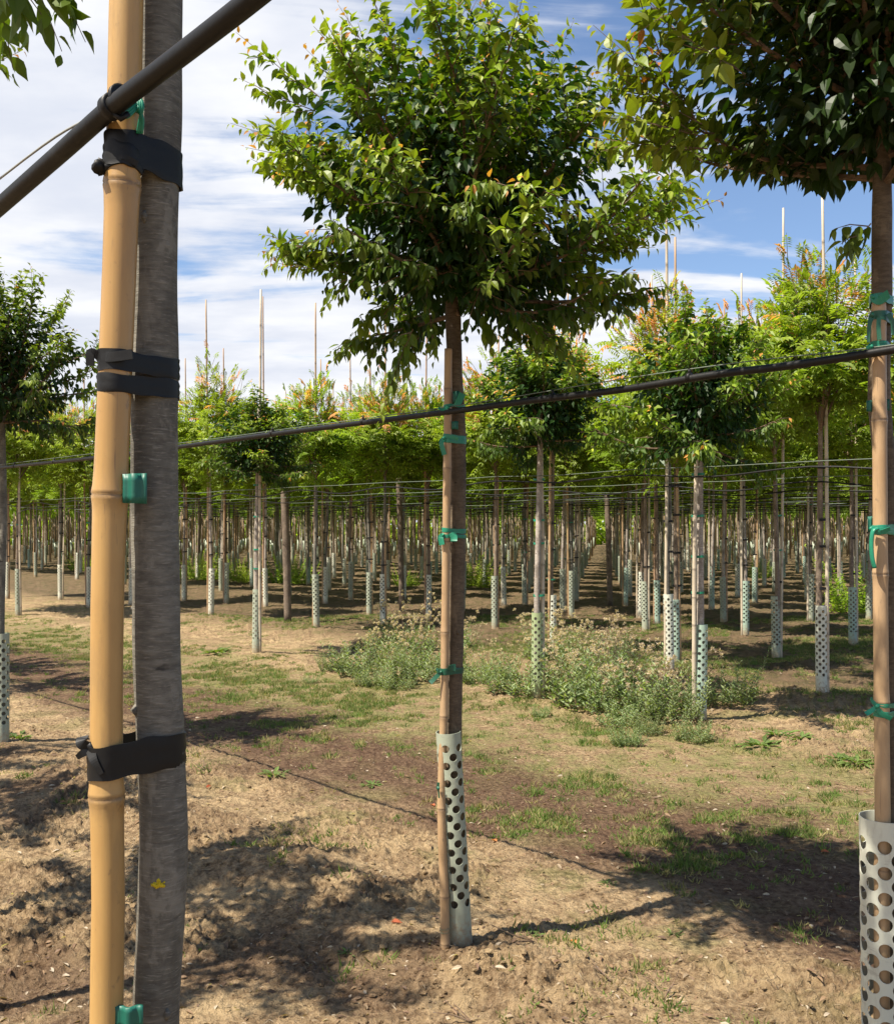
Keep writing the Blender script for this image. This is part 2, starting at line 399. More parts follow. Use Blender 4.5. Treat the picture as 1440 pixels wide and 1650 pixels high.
OLD_SHADED = np.array((.020, .048, .008)); MIDG = np.array((.115, .175, .014)); YOUNG = np.array((.30, .33, .035)); BRONZE = np.array((.50, .22, .06))
def cherry_crown(seed, limbs=34, reach=1.0, fork=2.32, leafL=.056, simple=False, extra=(), young=1.0, tone=1.0, cut=None, el=(-12, 86), prof=(.60, .72, .86, 1.04, 1.04, 1.0), step=.017, fill=1100, dens=1.0):
    """limbs radiate from the top of the stem; leafy shoots leave each limb alternately"""
    g = np.random.default_rng(seed); br = MB(); shoots = []
    for i in range(limbs):
        az = i * 2.39996 + g.uniform(-.25, .25); f = (i + .5) / limbs
        e = R(el[0] + (el[1] - el[0]) * (f ** .92)) + g.uniform(-.12, .12)
        Ln = float(np.interp(math.degrees(e), (-15, 5, 25, 45, 65, 90), prof)) * reach * g.uniform(.78, 1.08)
        d0 = np.array([math.cos(az) * math.cos(e), math.sin(az) * math.cos(e), math.sin(e)])
        st = np.array([0, 0, fork + g.uniform(-.10, .16) + .12 * f])
        tip = st + d0 * Ln; out_ = unit(np.array([d0[0], d0[1], 0]) + 1e-6)
        ctl = st.copy() + d0 * Ln * .5 + np.array([0, 0, .05 * Ln]) * (1 if e > .4 else -1) + out_ * .06 * Ln + g.normal(size=3) * .03
        pth = [Vector(p) for p in spline([st, ctl, tip], 9)]
        br.tube(pth, list(np.linspace(.0095 if f < .8 else .011, .0014, len(pth))), 5 if not simple else 4, caps=False)
        n_s = int(Ln / .034 * dens); sgn = 1
        for q in range(n_s):
            u = .16 + .84 * (q + g.random()) / n_s; k_ = min(int(u * (len(pth) - 1)), len(pth) - 2); fr = u * (len(pth) - 1) - k_
            p0 = np.array(pth[k_].lerp(pth[k_ + 1], min(max(fr, 0), 1))); dl = unit(np.array(pth[k_ + 1] - pth[k_])); sgn = -sgn
            sd = unit(np.cross(dl, [0, 0, 1.0]) + 1e-6) * sgn
            upw = (.10 + .75 * max(0, math.sin(e))) if e > .25 else g.uniform(-.55, .25)
            dr = unit(dl * g.uniform(.35, .9) + sd * g.uniform(.3, 1.0) + np.array([0, 0, upw]) + g.normal(size=3) * .25)
            shoots.append((p0, dr, g.uniform(.07, .20) * (1.15 - .35 * u) * (1.25 if math.sin(e) > .6 and g.random() < .25 else 1), u, e))
        shoots.append((np.array(pth[-4]), unit(np.array(pth[-1] - pth[-4])), float((pth[-1] - pth[-4]).length) + .10, 1.0, e))
    for (a_, b_) in extra:
        a_ = np.array(a_, float); b_ = np.array(b_, float); v_ = b_ - a_; Ln = float(np.linalg.norm(v_)); dr = v_ / Ln
        shoots.append((a_, dr, Ln, 1.0, .6 if dr[2] > -.2 else -.3))
        for q in range(int(Ln / .05)):
            u = (q + .3) / (Ln / .05)
            if u < .75: shoots.append((a_ + v_ * u, unit(dr + g.normal(size=3) * .45), .09 * (1.3 - u), .9, .5 if dr[2] > -.2 else -.3))
    P = []; D = []; Nn = []; L = []; Cc = []
    for (s0, dr, Ln, u0, e) in shoots:
        k = max(4, int(Ln / step)); side = unit(np.cross(dr, g.normal(size=3))); side2 = np.cross(dr, side)
        sag = np.array([0, 0, (-.28 if e < .35 else .06)]) * Ln; hang = e < .12
        tipy = g.random(); pts = []
        for j in range(k + 1):
            u = j / k; p = s0 + dr * Ln * u + sag * u * u; pts.append(p)
            an = j * 2.4 + g.uniform(-.4, .4); sd = side * math.cos(an) + side2 * math.sin(an)
            gr = g.uniform(.5, 1.5) if hang else g.uniform(-.05, .65)
            dd = unit(dr * .55 + sd * .8 + np.array([0, 0, -gr]))
            yf = max(0, (u - .3) / .7) * max(0, (u0 - .35) / .65) * (1 if e > .15 else .4) * young
            sz = leafL * g.uniform(.72, 1.18) * (1 - .5 * max(0, u - .7) / .3)
            c = OLD_SHADED + (MIDG * 1.15 - OLD_SHADED) * min(1, max(0, u0 * 1.5 - .35) * (1 if e > .2 else .5))  # low and inner leaves darkened: crown shade put into the older leaf green
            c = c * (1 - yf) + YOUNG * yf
            if u > .80 and u0 > .75 and tipy < .42 * young and e > -.1: c = (BRONZE if g.random() < .6 else YOUNG * 1.3) * g.uniform(.7, 1.05); sz *= .85
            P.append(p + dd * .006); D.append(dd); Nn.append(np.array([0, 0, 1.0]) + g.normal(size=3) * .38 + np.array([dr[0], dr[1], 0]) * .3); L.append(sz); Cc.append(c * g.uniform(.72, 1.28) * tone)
        if cut is not None and not cut(np.array([pts[len(pts) // 2]]))[0]: continue
        br.tube([pts[0], pts[len(pts) // 2], pts[-1]], [.0022, .0016, .0007], 3, caps=False)
    for q in range(fill):
        d = unit(g.normal(size=3)); lowf = q % 3 == 0; r = reach * (.40 if lowf else .56) * g.random() ** .5
        P.append(np.array([0, 0, fork + (.10 if lowf else .42 * reach)]) + d * r * np.array([1, 1, .42 if lowf else .85])); D.append(unit(d + g.normal(size=3) * .5 + np.array([0, 0, -.5]))); Nn.append(g.normal(size=3) * .5 + np.array([0, 0, 1.])); L.append(leafL * g.uniform(.8, 1.15)); Cc.append(OLD_SHADED * g.uniform(.8, 1.2))  # filler leaves kept dark, interior shade painted into their colour
    P, D, Nn, L, Cc = map(np.array, (P, D, Nn, L, Cc))
    if cut is not None:
        keep = cut(P); P, D, Nn, L, Cc = P[keep], D[keep], Nn[keep], L[keep], Cc[keep]
    print('crown', seed, len(P))
    v, f, c = leaf_arrays(P, D, Nn, L, L * g.uniform(.46, .60, len(L)), Cc, simple=simple)
    return merge_branches('crown', v, f, c, br, M_leaf)
def merge_branches(name, v, f, c, br, lm):
    bv = np.array(br.v).reshape(-1, 3); off = len(v)
    fq = [np.array([x for x in br.f if len(x) == k]) for k in (3, 4)]
    fl = list(f); mi = [np.zeros(len(a)) for a in f]
    for a in fq:
        if len(a): fl.append(a + off); mi.append(np.ones(len(a)))
    return np_mesh(name, np.vstack([v, bv]), fl, [lm, M_twig], np.vstack([c, np.full((len(bv), 3), .1)]), np.concatenate(mi))

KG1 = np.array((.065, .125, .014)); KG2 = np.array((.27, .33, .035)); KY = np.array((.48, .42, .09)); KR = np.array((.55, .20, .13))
def compound_crown(seed, fronds=900, rx=.86, rz=.86, zc=2.84, red=.5, tone=1.0):
    g = np.random.default_rng(seed)
    P = []; D = []; Nn = []; L = []; Cc = []; br = MB()
    for i in range(fronds):
        d = unit(g.normal(size=3)); r = g.uniform(.25, 1) ** .5
        lump = .84 + .30 * math.sin(d[0] * 5 + seed * 1.7) * math.cos(d[1] * 4 + seed) + .20 * math.sin(d[2] * 7 + seed + d[0] * 3)
        zs = rz * (1.15 if d[2] > 0 else .80); taper = 1 - .30 * max(0, d[2])
        p = np.array([d[0] * rx * r * lump * taper, d[1] * rx * r * lump * taper, zc + d[2] * zs * r * lump])
        Ln = g.uniform(.16, .30)
        dr = unit(np.array([d[0], d[1], .25 + .8 * max(0, d[2])]) + g.normal(size=3) * .35)
        top = d[2] > .45 and r > .7
        if top: dr = unit(dr + np.array([0, 0, .8])); Ln *= .6
        s = p - dr * Ln * .4
        side = unit(np.cross(dr, [0, 0, 1.0]) + g.normal(size=3) * .25); k = 6
        cr = g.random()
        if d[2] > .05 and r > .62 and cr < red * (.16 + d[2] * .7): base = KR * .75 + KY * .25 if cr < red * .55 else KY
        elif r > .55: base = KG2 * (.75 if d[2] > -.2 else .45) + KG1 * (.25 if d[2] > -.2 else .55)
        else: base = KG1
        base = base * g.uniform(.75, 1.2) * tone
        for j in range(k):
            u = (j + 1) / k; pp = s + dr * Ln * u + np.array([0, 0, -.30 * Ln * u * u])
            for sg in (-1, 1):
                dd = unit(side * sg * .9 + dr * .5 + np.array([0, 0, -.35]))
                P.append(pp); D.append(dd); Nn.append(np.array([0, 0, 1.0]) + dr * .2 + g.normal(size=3) * .2)
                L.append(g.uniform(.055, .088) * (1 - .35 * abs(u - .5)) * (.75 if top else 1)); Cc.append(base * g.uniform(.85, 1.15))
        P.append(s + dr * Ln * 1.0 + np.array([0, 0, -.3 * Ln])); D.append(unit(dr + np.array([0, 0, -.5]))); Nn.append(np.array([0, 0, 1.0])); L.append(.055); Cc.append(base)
        if top and g.random() < .5: br.tube([s - dr * .15, s + dr * Ln * .9], [.004, .0015], 3, caps=False)
    for i in range(9):
        an = i * 2.4; tip = Vector((math.cos(an) * rx * .5, math.sin(an) * rx * .5, zc + g.uniform(-.1, .5)))
        st = Vector((0, 0, zc - rz * .85 + g.uniform(0, .3)))
        br.tube([st, st.lerp(tip, .5), tip], [.012, .008, .003], 4, caps=False)
    P, D, Nn, L, Cc = map(np.array, (P, D, Nn, L, Cc))
    v, f, c = leaf_arrays(P, D, Nn, L, L * .42, Cc, simple=True, droop=.18)
    return merge_branches('crown', v, f, c, br, M_leaf2)

# ------------------------------------------------------------------ stems
def trunk_mesh(pts, rads, mat, name='trunk', n=20, parent=None, wob=.035, seed=0, knots=0):
    mb = MB(); sp = spline(pts, 10 if n > 12 else 3)
    rr = np.interp(np.linspace(0, 1, len(sp)), np.linspace(0, 1, len(rads)), rads)
    if n > 12:
        sp2 = []; r2 = []
        for i in range(len(sp) - 1):
            seg = (sp[i + 1] - sp[i]).length; m = max(1, int(seg / .02))
            for k in range(m): sp2.append(sp[i].lerp(sp[i + 1], k / m)); r2.append(rr[i] + (rr[i + 1] - rr[i]) * k / m)
        sp2.append(sp[-1]); r2.append(rr[-1]); sp, rr = sp2, r2
    mb.tube(sp, list(rr), n, wob=wob, seed=seed)
    g = random.Random(seed)
    for k in range(knots):                         # small bud scars standing proud of the bark
        i = g.randrange(2, len(sp) - 2); a = g.uniform(0, 6.28); dv = Vector((math.cos(a), math.sin(a), 0)); p = sp[i] + dv * rr[i] * .93
        mb.tube([p - Vector((0, 0, .008)), p + dv * .0035, p + Vector((0, 0, .008))], [.002, .005, .002], 6)
    return mb.build(name, mat, parent)

def bamboo_mesh(name, pts, rads, node_s, mat, n=20, parent=None, top=True, dirt=1.0):
    """cane along pts; node_s = positions of nodes along its length in metres"""
    P = spline(pts, 12); s = [0]
    for i in range(len(P) - 1): s.append(s[-1] + (P[i + 1] - P[i]).length)
    Ltot = s[-1]; ss = set(np.arange(0, Ltot, .06 if n > 10 else .4).tolist() + [Ltot])
    for q in node_s:
        for dlt in (-.03, -.012, -.006, -.002, 0, .002, .006, .012, .03) if n > 10 else (-.02, 0, .02): ss.add(min(max(q + dlt, 0), Ltot))
    ss = sorted(ss); pts2 = []; rr = []; dirtv = []
    for q in ss:
        i = min(np.searchsorted(s, q, side='right') - 1, len(P) - 2); f_ = (q - s[i]) / max(s[i + 1] - s[i], 1e-9)
        pts2.append(P[i].lerp(P[i + 1], f_)); r = float(np.interp(q / Ltot, np.linspace(0, 1, len(rads)), rads))
        dd = 0; bulge = 0
        for nd in node_s:
            e = q - nd
            bulge += .085 * math.exp(-(e / .009) ** 2) + .05 * math.exp(-(e / .03) ** 2) - (.07 if abs(e) < .0015 else 0)
            dd = max(dd, math.exp(-(e / .004) ** 2) * .9, (.35 * math.exp(-(e / .02) ** 2) if e < 0 else 0))
        rr.append(r * (1 + bulge)); dirtv.append(dd * dirt)
    mb = MB(); mb.tube(pts2, rr, n, caps=True)
    o = mb.build(name, mat, parent)
    a = o.data.attributes.new('node_dirt', 'FLOAT', 'POINT'); a.data.foreach_set('value', np.repeat(dirtv, n).astype(np.float32))
    return o

# ------------------------------------------------------------------ perforated guard
def guard_mesh(name, rad=.045, height=.80, cols=10, pitch=.062, hole=.0145, bottom=.13, topband=.022, mat=None, seg=16, open_bottom=False):
    a_w = 2 * math.pi * rad / cols
    nrow = int((height - bottom - topband) / (pitch / 2)) // 2 * 2
    base = height - topband - nrow * pitch / 2
    key = {}; V = []; Fc = []
    def vid(x, z):
        x = x % (2 * math.pi * rad)
        k = (round(x * 1e5) % round(2 * math.pi * rad * 1e5), round(z * 1e5))
        if k not in key:
            key[k] = len(V); th = x / rad; V.append((math.sin(th) * rad, -math.cos(th) * rad, z))
        return key[k]
    for c in range(cols):
        for k in range(nrow // 2 + 1):
            zc = base + (k * 2 + (c % 2)) * pitch / 2
            if zc <= base + 1e-6 or zc >= height - topband - 1e-6: continue
            xc = c * a_w
            # rhombus boundary
            crn = [(a_w, 0), (0, pitch / 2), (-a_w, 0), (0, -pitch / 2)]
            bd = []
            q = seg // 4
            for i in range(4):
                p0 = crn[i]; p1 = crn[(i + 1) % 4]
                for j in range(q): bd.append((p0[0] + (p1[0] - p0[0]) * j / q, p0[1] + (p1[1] - p0[1]) * j / q))
            zl = lambda dz: min(max(zc + dz, base), height - topband)
            outer = [vid(xc + x, zl(z)) for x, z in bd]
            inner = [vid(xc + hole * math.cos(2 * math.pi * j / seg), zc + hole * math.sin(2 * math.pi * j / seg)) for j in range(seg)]
            for j in range(seg):
                j2 = (j + 1) % seg
                f_ = [outer[j], outer[j2], inner[j2], inner[j]]
                if len(set(f_)) == 4: Fc.append(tuple(f_))
    # half rhombi along the two edges of the perforated band
    q = seg // 4
    for zed, sgn in ((base, 1), (height - topband, -1)):
        for c in range(cols):
            zc = None
            par = (0 if (zed == base) else (nrow % 2))
            if c % 2 != par: continue
            xc = c * a_w
            pts = [(-a_w + a_w * j / q, pitch / 2 * j / q) for j in range(q)] + [(a_w * j / q, pitch / 2 * (1 - j / q)) for j in range(q + 1)]
            up = [vid(xc + x, zed + sgn * z) for x, z in pts]
            lo = [vid(xc + x, zed) for x, z in pts]
            for j in range(len(pts) - 1):
                f_ = [lo[j], lo[j + 1], up[j + 1], up[j]]
                ff = [];
                for x in f_:
                    if x not in ff: ff.append(x)
                if len(ff) >= 3: Fc.append(tuple(ff if sgn > 0 else ff[::-1]))
    # solid bands
    m = cols * q
    for z0, z1 in ((0, base), (height - topband, height)):
        zs = np.linspace(z0, z1, 3)
        for a0, a1 in zip(zs[:-1], zs[1:]):
            for j in range(m):
                x0 = j * a_w / q; x1 = (j + 1) * a_w / q
                Fc.append((vid(x0, a0), vid(x1, a0), vid(x1, a1), vid(x0, a1)))
    me = bpy.data.meshes.new(name); me.from_pydata(V, [], Fc); me.materials.append(mat)
    me.validate()
    me.polygons.foreach_set('use_smooth', [True] * len(me.polygons)); me.update()
    # thickness
    o = bpy.data.objects.new(name, me); C.objects.link(o)
    md = o.modifiers.new('thick', 'SOLIDIFY'); md.thickness = .0022; md.offset = 0; md.use_even_offset = False
    es = o.modifiers.new('crisp', 'EDGE_SPLIT'); es.split_angle = R(50)
    return o

# ------------------------------------------------------------------ ties
def hull(pts):
    pts = sorted(set(pts)); lo = []; up = []
    cr = lambda o, a, b: (a[0] - o[0]) * (b[1] - o[1]) - (a[1] - o[1]) * (b[0] - o[0])
    for p in pts:
        while len(lo) >= 2 and cr(lo[-2], lo[-1], p) <= 0: lo.pop()
        lo.append(p)
    for p in reversed(pts):
        while len(up) >= 2 and cr(up[-2], up[-1], p) <= 0: up.pop()
        up.append(p)
    return lo[:-1] + up[:-1]
def ring_path(circs, off=.0, n=56):
    pts = []
    for (x, y, r) in circs:
        for k in range(40): a = 2 * math.pi * k / 40; pts.append((x + (r + off) * math.cos(a), y + (r + off) * math.sin(a)))
    h = hull(pts); h.append(h[0]); s = [0]
    for i in range(len(h) - 1): s.append(s[-1] + math.dist(h[i], h[i + 1]))
    o = []
    for k in range(n):
        q = s[-1] * k / n; i = min(int(np.searchsorted(s, q, side='right')) - 1, len(h) - 2); f_ = (q - s[i]) / max(1e-9, s[i + 1] - s[i])
        o.append((h[i][0] + (h[i + 1][0] - h[i][0]) * f_, h[i][1] + (h[i + 1][1] - h[i][1]) * f_))
    return o
def band(mb, circs, zc, hgt, th=.0018, slope=0.0, wav=.0015, seed=0, cx=0.0, mi=0, rows=6, off=.0004):
    """closed strap around a set of circles (x, y, r); slope raises z with x"""
    g = random.Random(seed); ph = [g.uniform(0, 6.28) for _ in range(5)]
    n = 56; inn = ring_path(circs, off, n); ou = ring_path(circs, th + off, n)
    V = []; Fc = []
    for k in range(n):
        a = 2 * math.pi * k / n
        hw = hgt / 2 * (1 + .045 * math.sin(3 * a + ph[0]) + .05 * math.sin(7 * a + ph[1]))
        z0 = zc + slope * (inn[k][0] - cx) + wav * math.sin(2 * a + ph[2])
        for r_ in range(rows):
            u = r_ / (rows - 1) * 2 - 1
            cr = wav * .55 * math.sin(u * 7 + ph[3] + a * 2.0) + wav * .3 * math.sin(u * 15 + a * 5)
            f_ = 1 + 0
            ox, oy = ou[k]; ix, iy = inn[k]; dx = ox - ix; dy = oy - iy; L = math.hypot(dx, dy) or 1
            e = (1 - abs(u) ** 8) * .2 + .8
            V.append((ix + dx * e + dx / L * max(cr, -th * .4), iy + dy * e + dy / L * max(cr, -th * .4), z0 + u * hw))
        for u in (1, -1): V.append((inn[k][0], inn[k][1], z0 + u * hw))
    m = rows + 2; rim = []; F2 = []
    for k in range(n):
        k2 = (k + 1) % n
        for r_ in range(rows - 1): Fc.append((k * m + r_, k2 * m + r_, k2 * m + r_ + 1, k * m + r_ + 1))
        rim += [V[k * m], V[k * m + rows - 1], V[k * m + rows], V[k * m + rows + 1]]
        for a_, b_ in ((1, 2), (2, 3), (3, 0)): F2.append((k * 4 + a_, k2 * 4 + a_, k2 * 4 + b_, k * 4 + b_))
    mb.add(V, Fc, mi); mb.add(rim, F2, mi, False)
def ribbon(mb, pts, w, th=.0015, mi=0, normal=(0, -1, 0), taper=1.0, curl=0.0):
    """flat strip along pts"""
    P = spline(pts, 6); V = []; Fc = []; nv = Vector(normal).normalized()
    for i, p in enumerate(P):
        a = P[max(0, i - 1)]; b_ = P[min(len(P) - 1, i + 1)]; d = (b_ - a).normalized(); s_ = d.cross(nv)
        s_ = s_.normalized() if s_.length > 1e-4 else Vector((1, 0, 0))
        u = i / (len(P) - 1); ww = w / 2 * (1 + (taper - 1) * u); rot = curl * u
        s_ = (Matrix.Rotation(rot, 3, d) @ s_); nn_ = d.cross(s_).normalized()
        for sg, zz in ((-1, 1), (0, 2.2), (1, 1), (1, -1), (-1, -1)): V.append(p + s_ * ww * sg + nn_ * th * zz * .5)
    for i in range(len(P) - 1):
        for k in range(5): k2 = (k + 1) % 5; Fc.append((i * 5 + k, i * 5 + k2, (i + 1) * 5 + k2, (i + 1) * 5 + k))
    Fc.append((4, 3, 2, 1, 0)); e = (len(P) - 1) * 5; Fc.append((e, e + 1, e + 2, e + 3, e + 4))
    mb.add(V, Fc, mi, False)
def lump(mb, c, r, seed=0, mi=0, sc=(1, 1, 1)):
    g = random.Random(seed); V = []; Fc = []; n = 8; m = 6
    ph = [g.uniform(0, 6.28) for _ in range(3)]
    for i in range(m + 1):
        th_ = math.pi * i / m
        for k in range(n):
            a = 2 * math.pi * k / n; q = r * (1 + .22 * math.sin(2 * a + ph[0] + th_ * 2) + .15 * math.sin(3 * a + ph[1]))
            V.append((c[0] + sc[0] * q * math.sin(th_) * math.cos(a), c[1] + sc[1] * q * math.sin(th_) * math.sin(a), c[2] + sc[2] * q * math.cos(th_)))
    for i in range(m):
        for k in range(n): k2 = (k + 1) % n; Fc.append((i * n + k, (i + 1) * n + k, (i + 1) * n + k2, i * n + k2))
    mb.add(V, Fc, mi)

def path_at(pts, z):
    """x, y on a polyline at height z (points ordered in z)"""
    pp = sorted(pts, key=lambda p: p.z); zs = [p.z for p in pp]
    return float(np.interp(z, zs, [p.x for p in pp])), float(np.interp(z, zs, [p.y for p in pp]))

# ------------------------------------------------------------------ nearest tree and its stake (left foreground)
DF = 1.27
tF = [at(262, 1990, DF), at(252, 1650, DF), at(264, 1400, DF), at(258, 1200, DF), at(253, 1000, DF), at(249, 800, DF), at(250, 600, DF), at(251, 400, DF), at(256, 200, DF), at(259, 0, DF), at(262, -250, DF), at(262, -420, DF)]
root = empty('cherry_tree', (tF[0].x, tF[0].y, -.02), 'nearest grey-barked cherry trunk, at left beside the thick yellow bamboo stake', 'tree')
def off(pts, o): return [p - o for p in pts]
tb = [Vector((tF[0].x, tF[0].y, -.05))] + tF
trunk_mesh(off(tb, root.location), [.034, .031, .0285, .0312, .0302, .0288, .029, .0292, .0288, .0275, .0268, .025, .022], M_bark, n=32, parent=root, wob=.055, seed=3, knots=26)
mb = MB()
lc = at(256, 1425, DF - .0305)
for k in range(26):
    q = lc + Vector((rnd.gauss(0, .0034), -abs(rnd.gauss(0, .0006)) - .0012, rnd.gauss(0, .0022)))
    lump(mb, q - root.location, rnd.uniform(.001, .0026), k)
mb.build('lichen', M_lichen, root)

DS = 1.215
sF = [at(158, 2030, DS), at(172, 1650, DS), at(175, 1450, DS), at(172, 1250, DS), at(173, 1000, DS), at(178, 800, DS), at(186, 600, DS), at(194, 400, DS), at(200, 200, DS), at(204, 0, DS), at(208, -150, DS)]
sF[0].z = -.1
def nodes_px(pys, d, z0): return [H + (850 - y) * d / F - z0 for y in pys]
stF = bamboo_mesh('bamboo_stake', off(sF, Vector((sF[0].x, sF[0].y, 0))), [.0215, .0205, .0212, .0208, .0198, .0196, .0192, .0200, .0200, .0203, .02], nodes_px([1790, 1282, 797, 298], DS, -.1), M_bam_new, n=36)
stF.location = (sF[0].x, sF[0].y, 0)
set_props(stF, 'thick smooth yellow bamboo stake in the left foreground, tied with black rubber straps', 'stake')

def tie_thing(name, label, group, build, mats, loc, cat='tree tie'):
    mb = MB(); build(mb)
    o = mb.build(name, mats); 
    v = np.array(mb.v) - np.array(loc); o.data.vertices.foreach_set('co', v.astype(np.float32).ravel()); o.data.update()
    o.location = loc; set_props(o, label, cat, group); return o
def circs(z, a, ra, b_, rb):
    x1, y1 = path_at(a, z); x2, y2 = path_at(b_, z); return [(x1, y1, ra), (x2, y2, rb)]
GB = 'black rubber straps on the nearest stake'
def bt1(mb):
    z = H + (850 - 247) * DS / F; cc = circs(z, sF, .0205, tF, .029)
    band(mb, cc, z, .044, .0018, .0, .0016, 1, (cc[0][0] + cc[1][0]) / 2)
    k = at(160, 268, DS - .018)
    band(mb, [cc[0]], z - .008, .028, .0030, .0, .002, 5, cc[0][0])
    lump(mb, k + Vector((.010, .008, .001)), .010, 3, sc=(1.3, 1, .9)); lump(mb, k + Vector((-.001, 0, -.0005)), .0088, 4, sc=(1, 1, 1))
    ribbon(mb, [k + Vector((.018, .0, .004)), k + Vector((.03, -.004, .010)), k + Vector((.045, .004, .004))], .007, .003)
def bt2(mb):
    for y, h_, s_, sd in ((584, .025, .0, 2), (619, .023, -.02, 3)):
        z = H + (850 - y) * DS / F; cc = circs(z, sF, .0195, tF, .029); band(mb, cc, z, h_, .0014, s_, .0013, sd, (cc[0][0] + cc[1][0]) / 2)
    k = at(160, 574, DS - .01)
    lump(mb, k + Vector((.004, .003, -.001)), .006, 5, sc=(1.2, 1, .9))
    ribbon(mb, [k, k + Vector((-.009, -.003, .004)), k + Vector((-.010, -.002, -.012))], .010, .002)
    ribbon(mb, [k, k + Vector((.02, -.013, -.003)), k + Vector((.045, -.014, .0))], .012, .003)
def bt3(mb):
    z = H + (850 - 1223) * DS / F; cc = circs(z, sF, .0212, tF, .0305)
    band(mb, cc, z, .042, .0014, .02, .0016, 7, (cc[0][0] + cc[1][0]) / 2)
    k = at(147, 1205, DS - .012)
    lump(mb, k + Vector((.0, 0, .001)), .006, 6)
    ribbon(mb, [k, k + Vector((-.010, -.004, .006)), k + Vector((-.012, .006, .012))], .012, .002, taper=1.2)
    ribbon(mb, [k, k + Vector((-.009, -.004, -.006)), k + Vector((-.016, -.002, -.011))], .012, .002, taper=.5)
    ribbon(mb, [k, k + Vector((.008, -.012, -.012)), k + Vector((.018, -.014, -.028))], .014, .003, taper=.4)
tie_thing('rubber_strap', 'wide black rubber strap just below the thick hose, topmost on the yellow stake', GB, bt1, M_tie, tuple(at(190, 247, DS)), 'strap')
tie_thing('rubber_strap', 'black rubber strap wound twice, with a small knot, middle of the yellow stake', GB, bt2, M_tie, tuple(at(190, 600, DS)), 'strap')
tie_thing('rubber_strap', 'glossy black rubber strap with a bow knot, lowest on the yellow stake', GB, bt3, M_tie, tuple(at(190, 1223, DS)), 'strap')
def spacer(px, py, w, h_, d, label, mat=M_clip, group='green plastic spacers', curve=.006):
    mb = MB(); V = []; Fc = []; n = 9; hw = w * d / F / 2; hh = h_ * d / F / 2
    for k in range(n):
        u = k / (n - 1) * 2 - 1
        yy = -curve * (math.cos(u * 5.2) - 1) * .5 - .004 * (1 - u * u)
        for z in (-hh, -hh * .5, hh * .5, hh):
            pinch = 1 - .05 * (1 - (z / hh) ** 2)
            V.append((u * hw * pinch, yy, z * (1 + .03 * u))); 
        for z in (hh, hh * .5, -hh * .5, -hh): V.append((u * hw, yy + .004, z * (1 + .03 * u)))
    for k in range(n - 1):
        for j in range(8): j2 = (j + 1) % 8; Fc.append((k * 8 + j, k * 8 + j2, (k + 1) * 8 + j2, (k + 1) * 8 + j))
    Fc.append(tuple(range(7, -1, -1))); Fc.append(tuple((n - 1) * 8 + j for j in range(8)))
    mb.add(V, Fc, 0)
    o = mb.build('spacer', mat); o.location = at(px, py, d); return set_props(o, label, 'spacer', group)
spacer(216, 787, 38, 48, 1.20, 'dark green plastic spacer wedged between the yellow bamboo node and the grey trunk')
spacer(207, 1640, 44, 34, 1.20, 'green plastic spacer at the bottom edge between the yellow bamboo and the grey trunk')

# ------------------------------------------------------------------ hoses and wires
def row_pt(px, py, rowoff, front=.0):
    a = (px - 720) / F; q = MAIN.dot(N) + rowoff - front
    d = q / (a * N.x + N.y); return at(px, py, d)
def hose(name, pts, rad, mat, label, cat, group=None, n=12, sag=8):
    mb = MB(); P = spline(pts, sag); o0 = P[0].copy()
    mb.tube([p - o0 for p in P], rad, n)
    o = mb.build(name, mat); o.location = o0; return set_props(o, label, cat, group)
# foreground hose passes in front of the stake
def fpt(px, py, d): return at(px, py, d)
hF = [fpt(-330, 640, 2.40), fpt(-120, 440, 1.70), fpt(0, 333, 1.40), fpt(100, 245, 1.255), fpt(185, 170, 1.165), fpt(300, 82, 1.06), fpt(430, -20, .97), fpt(620, -180, .88)]
hose('hose', hF, .0113, M_pipe, 'thick black irrigation hose crossing diagonally in front of the yellow bamboo stake', 'hose', n=18)
hose('wire', [fpt(-330, 560, 2.3), fpt(0, 288, 1.40), fpt(165, 176, 1.19)], .0016, M_wire, 'thin grey steel wire running just above the thick black hose at top left', 'wire', n=6)
# hanger clip on that hose and the green string
mb = MB(); cpos = at(180, 172, 1.17); dv = (hF[5] - hF[3]).normalized()
c2 = at(192, 158, 1.165)
for cc, l_ in ((cpos, .007), (c2 + dv * .004, .003)):
    mb.tube([cc - dv * l_, cc - dv * l_ * .9, cc + dv * l_ * .9, cc + dv * l_], [.0125, .0148, .0148, .0125], 20)
mb.tube([cpos + Vector((.004, -.006, -.010)), cpos + Vector((.012, -.004, -.016)), cpos + Vector((.020, 0, -.008))], .0035, 8)
mb.tube([cpos + Vector((-.003, 0, .012)), cpos + Vector((.003, .002, .019)), cpos + Vector((.012, .004, .018))], .003, 8)
o = mb.build('hose_clip', M_tie); v = np.array(mb.v) - np.array(cpos); o.data.vertices.foreach_set('co', v.astype(np.float32).ravel()); o.location = cpos
set_props(o, 'black ring clip gripping the thick foreground hose in front of the bamboo', 'clip')
def gstr(mb):
    a = at(168, 172, 1.19); b_ = at(224, 172, 1.20)
    for k in range(4): mb.tube(spline([a + Vector((0, 0, .002 * k)), at(180, 160 + 3 * k, 1.17), at(200, 190 - 5 * k, 1.18), b_ + Vector((0, 0, .003 * k))], 4), .0018, 6)
    for k in range(3): mb.tube(spline([b_ + Vector((.001 * k, 0, .012)), b_ + Vector((.006 - .003 * k, -.004, .0)), at(226 + 2 * k, 192, 1.20), at(222 + 3 * k, 215, 1.205)], 4), .0022, 6)
    lump(mb, b_ + Vector((0, 0, -.002)), .006, 2)
tie_thing('string', 'green string knotted round the bamboo where the thick hose crosses it', None, gstr, M_green, tuple(at(222, 180, 1.2)), 'string')

